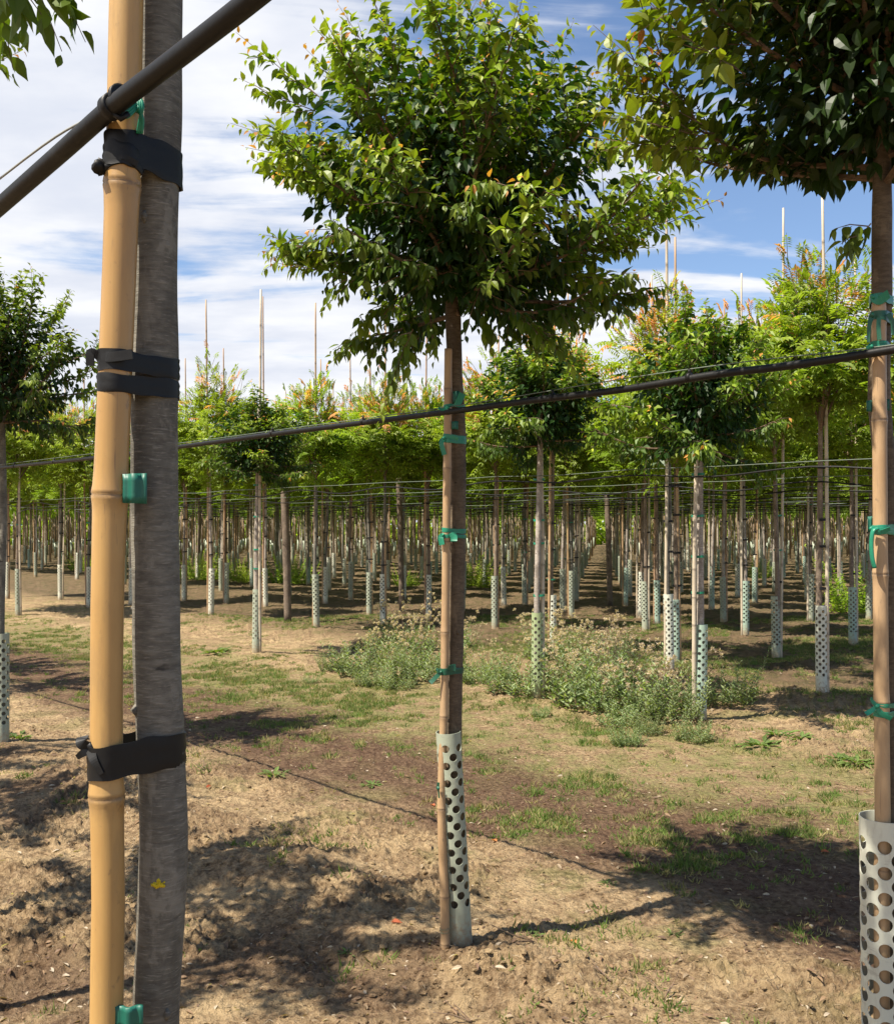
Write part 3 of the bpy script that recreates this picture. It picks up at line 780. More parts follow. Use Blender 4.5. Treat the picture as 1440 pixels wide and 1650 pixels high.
# hose and wire of the row of the big cherry
pp = [(-260, 790), (-100, 768), (0, 754), (150, 738), (290, 720), (430, 701), (570, 683), (735, 662), (860, 645), (1000, 628), (1150, 604), (1280, 588), (1440, 563), (1640, 530)]
hose('hose', [row_pt(x, y, 0, .055) for x, y in pp], .0108, M_pipe, 'long black irrigation hose rising to the right across the trunk of the big middle cherry', 'hose', n=12)
pw = [(-260, 782), (0, 749), (290, 714), (470, 690), (728, 655), (1000, 611), (1200, 583), (1405, 560), (1640, 525)]
hose('wire', [row_pt(x, y, 0, .045) for x, y in pw], .0017, M_wire_g, 'thin greenish wire running just above the long hose across the middle', 'wire', n=5)
for px, py in ((24, 751), (88, 744), (439, 698), (585, 680), (890, 640), (1110, 608)):
    p = row_pt(px, py, 0, .055); mb = MB()
    q = row_pt(px + 10, py - 1.5, 0, .055); dv = (q - p).normalized()
    mb.tube([-dv * .006, dv * .006], .0135, 12); mb.tube([Vector((0, 0, .012)), Vector((0, .004, .024))], .004, 6)
    where = {24: 'leftmost clip on the long hose', 88: 'second clip from the left on the long hose', 439: 'clip on the long hose left of the middle, over a dark crown', 585: 'clip on the long hose between two crowns left of the big cherry',
             890: 'clip on the long hose before the dark crown right of big cherry', 1110: 'clip on the long hose nearest the right-hand stake'}[px]
    o = mb.build('hose_clip', M_tie); o.location = p; set_props(o, 'small black ' + where, 'clip', 'clips on the long hose')

# ------------------------------------------------------------------ the big cherry in the middle
DM = 3.56
def loc_m(px, py, dy=0): p = at(px, py, DM + dy); return (p.x - MAIN.x, p.y - MAIN.y, p.z)
root = empty('cherry_tree', (MAIN.x, MAIN.y, 0), 'big cherry tree in the middle with full rounded green crown and orange tips', 'tree')
tM = [at(743, 1535, DM + .03), at(740, 1400, DM + .03), at(731, 1200, DM + .03), at(734, 1000, DM + .03), at(737, 850, DM + .03), at(737, 700, DM + .03), at(733, 600, DM + .03), at(730, 520, DM + .03), at(730, 430, DM + .03), at(735, 330, DM + .03), at(735, 180, DM + .03)]
trunk_mesh(off(tM, root.location), [.034, .031, .030, .030, .0300, .029, .0275, .029, .026, .018, .008], M_bark_main, n=24, parent=root, seed=5, knots=8)
ex = [(loc_m(980, 390), loc_m(1165, 330, -.1)), (loc_m(900, 380), loc_m(1070, 352, .1)), (loc_m(900, 400), loc_m(1055, 408)), (loc_m(960, 260), loc_m(1070, 245, -.1)),
      (loc_m(665, 530, -.15), loc_m(612, 640, -.2)), (loc_m(660, 500, .1), loc_m(655, 600)), (loc_m(820, 500, -.2), loc_m(945, 575, -.25)), (loc_m(800, 500, .1), loc_m(880, 560, .1)), (loc_m(560, 440), loc_m(440, 430)), (loc_m(560, 370), loc_m(425, 395, -.1)),
      (loc_m(520, 160), loc_m(380, 62)), (loc_m(510, 180), loc_m(385, 135, .1)), (loc_m(520, 240), loc_m(372, 208)), (loc_m(520, 260), loc_m(395, 245, -.1)),
      (loc_m(600, 180), loc_m(490, 85)), (loc_m(620, 120), loc_m(545, 15)), (loc_m(660, 100), loc_m(590, -10)), (loc_m(700, 80), loc_m(690, -20)), (loc_m(780, 80), loc_m(790, -10)),
      (loc_m(820, 150), loc_m(855, 20)), (loc_m(860, 160), loc_m(925, 40)), (loc_m(860, 180), loc_m(940, 110)), (loc_m(560, 300), loc_m(440, 290, -.2)),
      (loc_m(900, 210), loc_m(975, 190, .1)), (loc_m(900, 440), loc_m(985, 455, .1)), (loc_m(640, 480), loc_m(560, 520, .1)), (loc_m(600, 430), loc_m(520, 470, -.1)),
      (loc_m(720, 80, .2), loc_m(750, -40, .2)), (loc_m(650, 140, -.2), loc_m(620, 30, -.2)), (loc_m(600, 130, .1), loc_m(520, 60, .15)), (loc_m(780, 500, -.1), loc_m(790, 550, -.15)), (loc_m(690, 490, -.1), loc_m(700, 560, -.12))]
me = cherry_crown(7, 60, 1.0, 2.36, .049, extra=ex, young=1.15, el=(-3, 88), prof=(.50, .68, .90, .88, .64, .50), fill=3800, dens=1.15, step=.0145)
link('crown', me, root)
sM = [at(717, 1545, DM - .035), at(716, 1450, DM - .03), at(711, 1300, DM - .025), at(715, 1150, DM - .02), at(717, 1000, DM - .02), at(719, 850, DM - .02), at(721, 700, DM - .02), at(722, 562, DM - .02)]
o0 = Vector((sM[0].x, sM[0].y, 0))
st = bamboo_mesh('bamboo_stake', off(sM, o0), [.0165, .0155, .0145, .0143, .0142, .0142, .0142, .0135], nodes_px([1515, 1440, 1300, 1153, 1018, 872, 755, 628], DM, sM[0].z), M_bam_old, n=20)
st.location = o0; set_props(st, 'weathered bamboo stake tied with green tape to the big middle cherry', 'stake')
gd = guard_mesh('trunk_guard', .0435, .80, 10, .062, .0143, .15, .022, M_guard)
gb = at(742, 1527, DM + .02); gd.location = (gb.x, gb.y, -.03)
top = at(722, 1166, DM + .0); gd.rotation_euler = Vector((top.x - gb.x, top.y - gb.y, .80)).to_track_quat('Z', 'Y').to_euler(); gd.rotation_euler.rotate_axis('Z', R(12))
set_props(gd, 'grey-green perforated plastic guard round the foot of the big middle cherry, leaning right', 'trunk guard')
GM = 'green tape ties on the big middle cherry'
def gt(y, hgt, ends, slope=0, seed=0, mat=0, second=None, A=None, B=None, ra=.0142, rb=.030, D=DM):
    def f_(mb):
        a = A or sM; b_ = B or tM
        z = H + (850 - y) * D / F; cc = circs(z, a, ra, b_, rb); cx = (cc[0][0] + cc[1][0]) / 2
        band(mb, cc, z, hgt, .0015, slope, .0012, seed, cx)
        if second: band(mb, cc, z + second, hgt * .8, .0022, -slope - .08, .0012, seed + 1, cx)
        front = min(c[1] - c[2] for c in cc) - .004
        for (pts, w, tp) in ends:
            P = [Vector(((x - 720) * front / F, front - .002 * i, H + (850 - yy) * front / F)) for i, (x, yy) in enumerate(pts)]
            ribbon(mb, P, w, .0012, 0, (0, -1, 0), tp, .5)
        x0, y0 = ends[0][0][0] if ends else (720, y)
        lump(mb, ((x0 - 720) * front / F, front, H + (850 - y0) * front / F), .006, seed)
    return f_
for lab, y, h_, ends, sl, sec, mt in (
    ('bright green tape holding hose and wire to the stake, topmost tie of the big cherry', 655, .010, [([(722, 656), (712, 660), (706, 657)], .012, .6), ([(735, 655), (740, 645), (745, 634)], .022, 1.2)], .1, None, M_green),
    ('green tape with a long hanging flap just below the hose on the big cherry', 706, .022, [([(715, 706), (711, 714), (716, 733)], .016, 1.1), ([(716, 702), (730, 705), (738, 708)], .012, 1)], -.05, -.010, M_green),
    ('green tape with two short flaps halfway up the bare trunk of the big cherry', 855, .016, [([(714, 862), (710, 866), (712, 878)], .018, 1.2), ([(728, 858), (731, 866), (731, 872)], .026, 1.0)], -.04, -.020, M_green),
    ('dark green tape bow pointing left, lowest tie above the big cherry guard', 1082, .016, [([(710, 1083), (703, 1090), (693, 1100)], .013, 1.3), ([(710, 1083), (704, 1078), (706, 1084)], .010, .8), ([(727, 1080), (728, 1075), (728, 1071)], .028, 1.0)], -.02, .008, M_green_d)):
    tie_thing('tape_tie', lab, GM, gt(y, h_, ends, sl, y, 0, sec), mt, tuple(at(725, y, DM)))
spacer(735, 640, 11, 20, DM - .03, 'small green spacer just above the hose on the big cherry trunk')
spacer(733, 685, 11, 13, DM - .03, 'small green spacer just below the hose on the big cherry trunk')
spacer(729, 866, 12, 14, DM - .03, 'small green spacer under the middle tape of the big cherry')
def low1(mb):
    p = at(706, 1270, DM - .05); ribbon(mb, [p + Vector((0, 0, .02)), p, p + Vector((.003, 0, -.035))], .010, .002, taper=.5); lump(mb, p, .007, 1)
tie_thing('tape_tie', 'dark green tape scrap poking out of the guard of the big cherry', GM, low1, M_green_d, tuple(at(706, 1270, DM)))
def low2(mb):
    z = H + (850 - 1490) * DM / F; x, y = path_at(sM, z); band(mb, [(x, y, .0160)], z, .006, .002, .1, .001, 3, x); band(mb, [(x, y, .0160)], z - .011, .004, .002, -.1, .001, 4, x)
tie_thing('tape_tie', 'pale string wound round the foot of the stake beside the guard of the big cherry', None, low2, M_guard_g, tuple(at(716, 1490, DM)), 'string')

# ------------------------------------------------------------------ right-hand cherry
DR = 2.46
RP = at(1424, 850, DR + .04); RP.z = 0
root = empty('cherry_tree', RP, 'nearer cherry tree cut off by the right edge, dark hanging leaves under its crown', 'tree')
tR = [Vector((RP.x + .012, RP.y + .02, -.05)), at(1430, 1500, DR + .042), at(1432, 1300, DR + .042), at(1431, 1000, DR + .048), at(1429, 850, DR + .048), at(1424, 740, DR + .045), at(1416, 650, DR + .045), at(1417, 560, DR + .045), at(1420, 450, DR + .045), at(1420, 340, DR + .045), at(1420, 200, DR + .05), at(1420, 0, DR + .05)]
trunk_mesh(off(tR, RP), [.030, .028, .0265, .026, .0265, .0265, .0275, .0245, .0245, .0245, .020, .008], M_bark_main, n=24, parent=root, seed=8, knots=10)
def loc_r(px, py, dy=0): p = at(px, py, DR + .04 + dy); return (p.x - RP.x, p.y - RP.y, p.z)
exr = [(loc_r(1110, 170), loc_r(955, 52)), (loc_r(1080, 130), loc_r(1015, -30)), (loc_r(1130, 220), loc_r(950, 180, -.1)), (loc_r(1140, 240), loc_r(945, 232, .05)), (loc_r(1120, 90), loc_r(1030, -20, .1)),
       (loc_r(1130, 200), loc_r(975, 122)), (loc_r(1402, 360, -.03), loc_r(1358, 400, -.08)), (loc_r(1180, 80), loc_r(1100, -60)), (loc_r(1200, 120, -.2), loc_r(1060, 40, -.2)), (loc_r(1250, 260, -.1), loc_r(1180, 290, -.15)),
       (loc_r(1150, 215, .05), loc_r(1000, 205, .0)), (loc_r(1300, 280, -.1), loc_r(1250, 310, -.15))]
me = cherry_crown(22, 50, .90, 2.44, .053, extra=exr, young=.8, el=(11, 86), dens=1.15, step=.015, fill=2200, cut=lambda P: (P[:, 2] > 2.36 - .24 * P[:, 1] - .10 * P[:, 0] + .06 * np.sin(P[:, 0] * 31 + P[:, 1] * 17) * np.sin(P[:, 1] * 43 - P[:, 0] * 11)) | (P[:, 0] > -.26) & (P[:, 1] < -.02) & (P[:, 2] > 2.1) & (P[:, 0] < -.05) & (P[:, 2] < 2.26))
link('crown', me, root)
sR = [at(1419, 1830, DR), at(1420, 1500, DR), at(1421, 1300, DR), at(1418, 1000, DR), at(1417, 800, DR), at(1416, 650, DR), at(1415, 487, DR)]
sR[0].z = -.1; o0 = Vector((sR[0].x, sR[0].y, 0))
st = bamboo_mesh('bamboo_stake', off(sR, o0), [.0195, .019, .0188, .0178, .0175, .0172, .0165], nodes_px([1400, 1133, 925, 677, 515], DR, -.1), M_bam_old, n=28)
st.location = o0; set_props(st, 'straight pale bamboo stake at the right edge, in front of the nearer cherry trunk', 'stake')
gd = guard_mesh('trunk_guard', .060, .776, 12, .063, .0168, .15, .03, M_guard_w)
gb = at(1431, 850, DR + .020); gd.location = (gb.x, gb.y, 0); gd.rotation_euler = (R(-.6), R(-.4), R(5))
set_props(gd, 'pale perforated plastic guard at the bottom right corner, the largest in view', 'trunk guard')
GR = 'green tape ties on the right-hand stake'
kw = dict(A=sR, B=tR, ra=.0175, rb=.027, D=DR)
for lab, y, h_, ends, sl, sec, mt in (
    ('bright green tape over the cut top of the right-hand stake', 481, .022, [([(1405, 478), (1415, 484), (1430, 474)], .020, 1.2)], .0, None, M_green),
    ('dark green tape with long hanging ends near the top of the right-hand stake', 508, .020, [([(1404, 508), (1399, 525), (1397, 552)], .013, .5), ([(1415, 512), (1414, 530), (1415, 548)], .010, 1), ([(1430, 505), (1437, 520), (1438, 540)], .013, .8)], .02, -.008, M_green_d),
    ('bright green tape tying the long hose to the right-hand stake', 558, .010, [([(1402, 558), (1396, 560), (1404, 562)], .008, 1)], .0, .006, M_green),
    ('green tape crossed over at mid height of the right-hand stake', 852, .022, [([(1404, 852), (1415, 858), (1432, 852)], .012, 1)], .05, -.006, M_green),
    ('green tape with bow tied low on the right-hand stake above the guard', 1150, .014, [([(1412, 1138), (1402, 1145), (1393, 1150)], .010, 1.2), ([(1410, 1136), (1403, 1128), (1402, 1124)], .010, .6), ([(1410, 1138), (1420, 1150), (1434, 1158)], .012, 1)], .0, .022, M_green)):
    tie_thing('tape_tie', lab, GR, gt(y, h_, ends, sl, y, 0, sec, **kw), mt, tuple(at(1415, y, DR)))
spacer(1401, 654, 9, 18, DR + .0, 'small green spacer on the left side of the right-hand stake below the hose')
spacer(1429, 652, 8, 18, DR + .0, 'small green spacer on the right side of the right-hand stake below the hose')
spacer(1402, 845, 7, 26, DR + .01, 'small green spacer behind the mid-height tape of the right-hand stake')
mb = MB(); p = at(1405, 856, DR - .03)
mb.tube(spline([Vector((.012, 0, .006)), Vector((0, -.002, .0)), Vector((-.003, 0, -.03)), Vector((-.001, 0, -.065)), Vector((.005, 0, -.090))], 5), .0075, 12, flat=(1, .6))
o = mb.build('tape_end', M_green); o.location = p; set_props(o, 'thick green plastic end hanging down the left side of the right-hand stake', 'tree tie')

# ------------------------------------------------------------------ other trees of the two front rows (left)
me_cherry_b = cherry_crown(31, 40, .92, 2.26, .054, young=.8, dens=.95, prof=(.70, .80, .86, .92, .88, .84), fill=1500)
me_cherry_thin = cherry_crown(41, 26, .92, 2.3, .058, young=.5, dens=.62, fill=120)
def cherry_at(x, y, me, label, rz, dz=0, sc=1.0, trunk=None, stake=True, guard=True, tall=0):
    root = empty('cherry_tree', (x, y, 0), label, 'tree', None, rz)
    mb = MB(); mb.tube(spline([Vector((0, 0, -.05)), Vector((.012, 0, .8)), Vector((-.008, .006, 1.6)), Vector((0, 0, 2.3 + dz)), Vector((0, 0, 2.8 + dz))], 5), list(np.linspace(.033, .014, 21)), 14, wob=.03)
    mb.build('trunk', trunk or M_bark, root)
    c = link('crown', me, root); c.location.z = dz; c.scale = (sc, sc, 1)
    return root
cherry_at(-3.07, 6.86, me_cherry_b, 'dark-leaved cherry tree cut off by the left edge behind the yellow bamboo', R(200), 0, .98)
cherry_at(-2.00, 2.86, me_cherry_thin, 'cherry tree of the foreground row standing just outside the left edge', R(75), .1, .92)
rootF = bpy.data.objects['cherry_tree']
def loc_f(px, py, d): p = at(px, py, d); return (p.x - rootF.location.x, p.y - rootF.location.y, p.z + .02)
exf = [(loc_f(-60, -260, 1.5), loc_f(22, 42, 1.6)), (loc_f(-20, -200, 1.5), loc_f(100, 22, 1.55)), (loc_f(60, -150, 1.5), loc_f(166, 48, 1.5)), (loc_f(20, -160, 1.6), loc_f(138, 10, 1.6)), (loc_f(-80, -120, 1.6), loc_f(-5, 55, 1.7)), (loc_f(-40, -120, 1.45), loc_f(45, 10, 1.5))]
cF = link('crown', cherry_crown(61, 32, 1.0, 2.80, .060, extra=exf, young=.2, el=(0, 86), dens=.9, cut=lambda P: (P[:, 2] > 2.72) | (P[:, 0] < -.22)), rootF)
GX = 'cherry trees left of the picture in the two front rows'
for k, (x, y) in enumerate(((-2.60, 3.50), (-3.62, 4.6), (-4.65, 5.55), (-5.25, 9.0), (-6.25, 10.1), (-7.3, 11.2))):
    r_ = cherry_at(x, y, me_cherry_thin, 'cherry tree of the front rows standing outside the left edge', k * 1.3, 0, 1.0); r_['group'] = GX
gdL = guard_mesh('trunk_guard', .046, .80, 10, .062, .0143, .15, .022, M_guard)
gdL.location = (-3.07, 6.86, -.03); set_props(gdL, 'grey-green perforated guard cut off by the left edge', 'trunk guard')
mb = MB(); 

# ------------------------------------------------------------------ background block
gm = {}
for k, m_ in (('w', M_guard_w), ('g', M_guard_g), ('b', M_guard_b), ('s', M_guard)):
    o = guard_mesh('trunk_guard', .050, .78, 10, .060, .0138, .13, .02, m_, seg=8); gm[k] = o; o['tmp'] = 1
cane = {}
for k, m_ in (('o', M_bam_old), ('r', M_bam_red), ('g', M_bam_grey)):
    o = bamboo_mesh('bamboo_stake', [Vector((0, 0, -.05)), Vector((.015, 0, 1.5)), Vector((0, .01, 3))], [.0185, .0165, .012], list(np.arange(.15, 3, .26)), m_, n=8); cane[k] = o; o['tmp'] = 1
tr_me = []
for k, m_ in enumerate((M_bark_far, M_bark_pale, M_bark)):
    o = trunk_mesh([Vector((0, 0, -.05)), Vector((.02 * (k - 1), .01, .9)), Vector((-.01, .0, 1.7)), Vector((0, 0, 2.9))], [.030, .027, .026, .016], m_, n=10, seed=k); tr_me.append(o.data); bpy.data.objects.remove(o)
cr_me = [compound_crown(s_, 1050, .80, .80, 2.88, rd, tn) for s_, rd, tn in ((1, .35, 1.15), (2, .7, 1.25), (3, .5, 1.05), (4, .9, 1.25), (5, .2, 1.0), (6, .5, 1.15))]
ch_me = [cherry_crown(51 + k, 34, .86, 2.22, .064, simple=True, young=.8, tone=1.0, prof=(.74, .86, .88, .78, .70, .66), fill=1500) for k in range(2)]
mbt = MB(); band(mbt, [(0, 0, .030), (.045, -.01, .018)], 0, .022, .003, 0, .002, 4, .02, rows=2); tie0 = mbt.build('tree_tie', M_tie); tie_b = tie0.data; bpy.data.objects.remove(tie0)
mbt = MB(); band(mbt, [(0, 0, .030), (.045, -.01, .018)], 0, .018, .003, 0, .002, 4, .02, rows=2); tie0 = mbt.build('tree_tie', M_green); tie_g = tie0.data; bpy.data.objects.remove(tie0)

# px, py of the foot; crown kind; guard; stake; top pixel row of stake; labels
cat = [
 (413, 1053, 'c', 's', 'g', 470, 'cherry tree with dark crown behind the hose, left of the middle', 0),
 (865, 1128, 'c', 'g', 'g', None, 'dark low-crowned cherry with pale smooth trunk, just right of the big cherry', 1),
 (1127, 1160, 'c', 'b', 'g', None, 'cherry tree with spiky upright crown and pale trunk rising out of the weeds', 2),
 (340, 993, 'k', 'w', 'o', 485, None, 3), (510, 1013, 'k', 's', 'o', 490, None, 4), (617, 1002, 'k', 'w', 'o', 520, None, 5),
 (890, 1052, 'k', 'w', 'o', 445, None, 6), (1078, 1082, 'k', 'w', 'g', 282, None, 7), (1323, 1120, 'k', 'w', 'g', 312, None, 8),
 (1250, 1060, 'k', 's', 'g', 336, None, 9), (1088, 1062, 'k', 'b', 'o', 378, None, 10), (1200, 1026, 'k', 'b', 'g', 445, None, 11),
 (1373, 1042, 'k', 'b', 'g', 415, None, 12), (1058, 1006, 'k', 'b', 'r', 480, None, 13), (797, 1012, 'k', 's', 'r', 540, None, 14),
 (690, 995, 'k', 'w', 'r', 530, None, 15), (595, 992, 'k', 's', 'o', 535, None, 16), (428, 977, 'k', 'w', 'r', 478, None, 17),
 (365, 972, 'k', 's', 'r', 562, None, 18), (297, 968, 'k', 'w', 'o', 578, None, 19), (213, 975, 'k', 'w', 'g', 570, None, 20),
 (144, 978, 'k', 'w', 'r', 600, None, 21), (98, 967, 'k', 'w', 'g', 610, None, 22), (30, 992, 'k', 's', 'g', 640, None, 23),
 (-30, 985, 'k', 'w', 'o', 600, None, 24), (565, 968, 'k', 's', 'o', 560, None, 25), (1305, 1000, 'k', 's', 'g', 470, None, 26),
 (920, 992, 'k', 's', 'o', 470, None, 27), (1415, 1020, 'k', 'w', 'r', 470, None, 28), (12, 962, 'k', 'w', 'r', 650, None, 29),
 (745, 985, 'k', 's', 'g', 560, None, 30), (1165, 1000, 'k', 's', 'r', 480, None, 31), (845, 975, 'k', 's', 'r', 600, None, 32)]
placed = []
GT = 'young trees in the nursery block behind the track'; GS = 'bamboo stakes in the nursery block'; GG = 'perforated guards in the nursery block'; GTi = 'ties in the nursery block'
first = {}
def copy_of(o, name=None):
    c = o.copy(); C.objects.link(c)
    for k in ('label', 'category', 'group', 'tmp'):
        if k in c: del c[k]
    return c
nties = 0
def add_tree(x, y, kind, guard, stake, ztop, idx, lab, loff=None, variant=None):
    global nties
    z = gz(x, y); g = random.Random(idx * 7 + 1); d = y
    px = 720 + x / y * F
    root = empty('cherry_tree' if kind == 'c' else 'young_tree', (x, y, z), lab[0], 'tree', GT, g.uniform(0, 6.28))
    link('trunk', tr_me[1 if (kind == 'c' or g.random() < .2) else (0 if g.random() < .6 else 2)], root)
    c = link('crown', ch_me[idx % 2] if kind == 'c' else cr_me[variant if variant is not None else g.randrange(6)], root)
    q_ = .012 if idx < 100 else .03; root.rotation_euler.x = g.uniform(-q_, q_); root.rotation_euler.y = g.uniform(-q_, q_)
    s_ = g.uniform(.9, 1.1) if kind != 'c' else 1.14
    c.scale = (s_, s_, (g.uniform(.9, 1.14) + (.17 if idx < 40 else -.03)) if kind == 'k' else (1.22 if idx == 2 else 1.0)); c.location.z = (1 - c.scale.z) * 2.2 + g.uniform(-.06, .1)
    # stake beside the trunk
    sx, sy = x + (.047 if g.random() < .5 else -.047), y - .012
    s = copy_of(cane[stake]); s.location = (sx, sy, z); s.scale = (1, 1, ztop / 3.0); s.rotation_euler = (g.uniform(-.010, .010), g.uniform(-.012, .012), g.uniform(0, 6))
    set_props(s, lab[1], 'stake', GS)
    if guard:
        q = copy_of(gm[guard]); q.location = (x, y, z - .02); q.rotation_euler = (g.uniform(-.02, .02), g.uniform(-.025, .025), g.uniform(0, 6)); q.scale = (1, 1, g.uniform(.92, 1.06))
        set_props(q, lab[2], 'trunk guard', GG)
    if nties < 290:
        for zz in ((.98, 1.42, 1.92) if idx > 40 else (.95, 1.3, 1.62, 1.95)):
            tcol = tie_g if (kind == 'c' or g.random() < .12) else tie_b
            q = link('tree_tie', tcol); q.location = (x, y, z + zz + g.uniform(-.08, .08)); q.rotation_euler = (0, 0, 0 if sx > x else math.pi - .3)
            set_props(q, lab[3] if tcol is tie_b else lab[4], 'tree tie', GTi + (' of green tape' if tcol is tie_g else ' of black rubber')); nties += 1
    placed.append((px, d))

def where(px):
    if px < 150: return 'left of the yellow bamboo'
    if px < 340: return 'beside the grey foreground trunk'
    if px < 720: return 'between the foreground trunk and the big cherry'
    if px < 1000: return 'just right of the big cherry'
    if px < 1240: return 'between the big cherry and the right-hand stake'
    return 'next to the right-hand stake'
order = ['first', 'second', 'third', 'fourth', 'fifth', 'sixth', 'seventh', 'eighth', 'ninth', 'tenth', 'eleventh', 'twelfth']
byw = {}
for r_ in sorted([r_ for r_ in cat if r_[6] is None], key=lambda r_: r_[0]): byw.setdefault(where(r_[0]), []).append(r_[7])
for (px, py, kind, gk, sk, ytop, lab, idx) in cat:
    p = gpt(px, py); ztop = H + (850 - ytop) * p.y / F if ytop else 2.5
    if lab is None:
        w = where(px); o_ = order[byw[w].index(idx)]
        l0 = f'{o_} near light-green tree from the left, {w}'; l1 = f'tall bamboo stake of {o_} near tree {w}'; l2 = f'perforated guard of {o_} near tree {w}'
        l3 = f'black tie on {o_} near tree {w}'; l4 = f'green tie on {o_} near tree {w}'
    else:
        short = {0: 'cherry left of the middle, behind the hose', 1: 'cherry just right of the big cherry', 2: 'cherry rising out of the weeds'}[idx]
        l0 = lab; l1 = 'thin grey stake tied to the ' + short; l2 = {0: 'pale grey-green', 1: 'yellow-green tilted', 2: 'blue-green'}[idx] + ' perforated guard of the ' + short; l3 = 'black tie on the ' + short; l4 = 'green tape tie on the ' + short
    add_tree(p.x, p.y, kind, gk, sk, ztop, idx, (l0, l1, l2, l3, l4))
# regular grid deeper in the block
vrow = U * 1.5 + N * 1.95; vu = vrow.normalized(); side = Vector((vu.y, -vu.x, 0))
org = side * .62
cand = []
for i in range(-60, 60):
    for j in range(0, 60):
        p = org + (U * 1.5) * i + N * (1.95 * j) if (i + j) % 1 == 0 else org
        n_ = rown(p.x, p.y)
        if p.y < 14.0 or p.y > 82 or n_ < 8 or abs(p.x) > .47 * p.y + 2.5: continue
        g = random.Random(i * 131 + j); 
        p = p + Vector((g.uniform(-.16, .16), g.uniform(-.22, .22), 0))
        px = 720 + p.x / p.y * F
        if p.y < 20.5 and any(abs(px - a) < 13 and d < p.y + 3 for a, d in placed): continue
        cand.append((p.y, p.x, g))
cand.sort(key=lambda c: c[0])
far_lab = ('young light-green tree deep in the nursery block', 'bamboo stake deep in the nursery block', 'small perforated guard deep in the nursery block', 'black tie deep in the nursery block', 'green tie deep in the nursery block')
lim = 300 - len(cat) - 9
for k, (y, x, g) in enumerate(cand[:lim]):
    add_tree(x, y, 'k', g.choice(['w', 's', 'b', 's']), g.choice(['o', 'g', 'g']), g.choice([3.0, 4.2, 4.4, 4.6, 4.9, 5.2]), 100 + k, far_lab)
print('candidates', len(cand), 'individual', lim)
# the rest, farther off, as one mass each
V = []; Fq = []; Ft = []; Cc = []; base = 0
rest = cand[lim:]
rest = rest + [(y + .85, x + .55 + .1 * math.sin(y * 7), g_) for (y, x, g_) in rest[::2] if abs(x / y - .152) > .03]
g = np.random.default_rng(77)
def far_mass():
    P = []; D = []; Nn = []; L = []; Cs = []
    for (y, x, _) in rest:
        m_ = 170
        d = unit(g.normal(size=(m_, 3))); r = g.uniform(.4, 1, m_) ** .5
        p = np.stack([x + d[:, 0] * r * .82, y + d[:, 1] * r * .82, 2.85 + d[:, 2] * r * .72], 1)
        P.append(p); D.append(unit(d + g.normal(size=(m_, 3)) * .5 + np.array([0, 0, -.2]))); Nn.append(g.normal(size=(m_, 3)) * .5 + np.array([0, 0, 1]))
        L.append(g.uniform(.16, .28, m_)); tint = KG1 * .5 + KG2 * .5
        cc = tint[None] * g.uniform(.7, 1.25, (m_, 1)); red = (d[:, 2] > .4) & (g.random(m_) < .3); cc[red] = KY * .8; Cs.append(cc)
    P, D, Nn, L, Cs = map(np.concatenate, (P, D, Nn, L, Cs))
    v, f, c = leaf_arrays(P, D, Nn, L, L * .5, Cs, simple=True)
    o = link('distant_crowns', np_mesh('distant_crowns', v, f, M_leaf2, c)); set_props(o, 'far mass of light green nursery crowns beyond the rows', 'trees', None, 'stuff')
    for nm, rad, h0, h1, mat, lab, ct in (('distant_trunks', .028, 0, 2.6, M_bark_far, 'far mass of thin brown trunks under the crowns', 'trunks'), ('distant_guards', .05, 0, .78, M_guard, 'far mass of pale trunk guards in long rows', 'trunk guards'), ('distant_stakes', .016, 0, 3.6, M_bam_old, 'far mass of thin bamboo canes between the trunks', 'stakes')):
        mb = MB()
        for k, (y, x, _) in enumerate(rest):
            if nm == 'distant_guards' and k % 3 == 0: continue
            ox = .05 if nm == 'distant_stakes' else 0; hh = h1 if nm != 'distant_stakes' else (2.4, 3.0, 4.2, 4.6)[k % 4]
            mb.tube([Vector((x + ox, y, -.05)), Vector((x + ox + .02 * math.sin(k), y, hh))], rad, 5, caps=True)
        o = mb.build(nm, mat); set_props(o, lab, ct, None, 'stuff')
far_mass()
def hedge():
    g = np.random.default_rng(3); n_ = 16000
    x = g.uniform(-52, 60, n_); y = 86 + g.uniform(0, 4, n_); z = 3.6 * g.random(n_) * (.75 + .25 * np.sin(x * .5) * np.cos(x * .23))
    D = unit(g.normal(size=(n_, 3))); L = g.uniform(.35, .75, n_)
    v, f, c = leaf_arrays(np.stack([x, y, z], 1), D, g.normal(size=(n_, 3)) + np.array([0, 0, 1.]), L, L * .6, KG2[None] * g.uniform(.6, 1.3, (n_, 1)), simple=True)
    o = link('distant_hedge', np_mesh('distant_hedge', v, f, M_leaf2, c)); set_props(o, 'light green hedge closing the far end of the nursery', 'hedge', None, 'stuff')
hedge()
for o in list(gm.values()) + list(cane.values()): bpy.data.objects.remove(o)

# dark timber posts
for k, (px, py, ptop, w, lab) in enumerate(((461, 1003, 795, 12, 'dark timber post left of the big cherry, thicker than the trunks round it'), (645, 983, 775, 9, 'dark timber post close left of the big cherry with a thin shoot above it'), (980, 972, 800, 9, 'dark timber post standing in the open lane between the rows'))):
    p = gpt(px, py); hgt = H + (850 - ptop) * p.y / F; rad = w * p.y / F / 2
    mb = MB(); mb.tube(spline([Vector((.03, 0, -.05)), Vector((.005, 0, hgt * .5)), Vector((-.03, .01, hgt - .01)), Vector((-.03, .01, hgt))], 6), [rad] * 17 + [rad * .9, rad * .6], 14, wob=.05, seed=k)
    o = mb.build('timber_post', M_wood); o.location = (p.x, p.y, gz(p.x, p.y)); set_props(o, lab, 'post', 'dark timber posts')

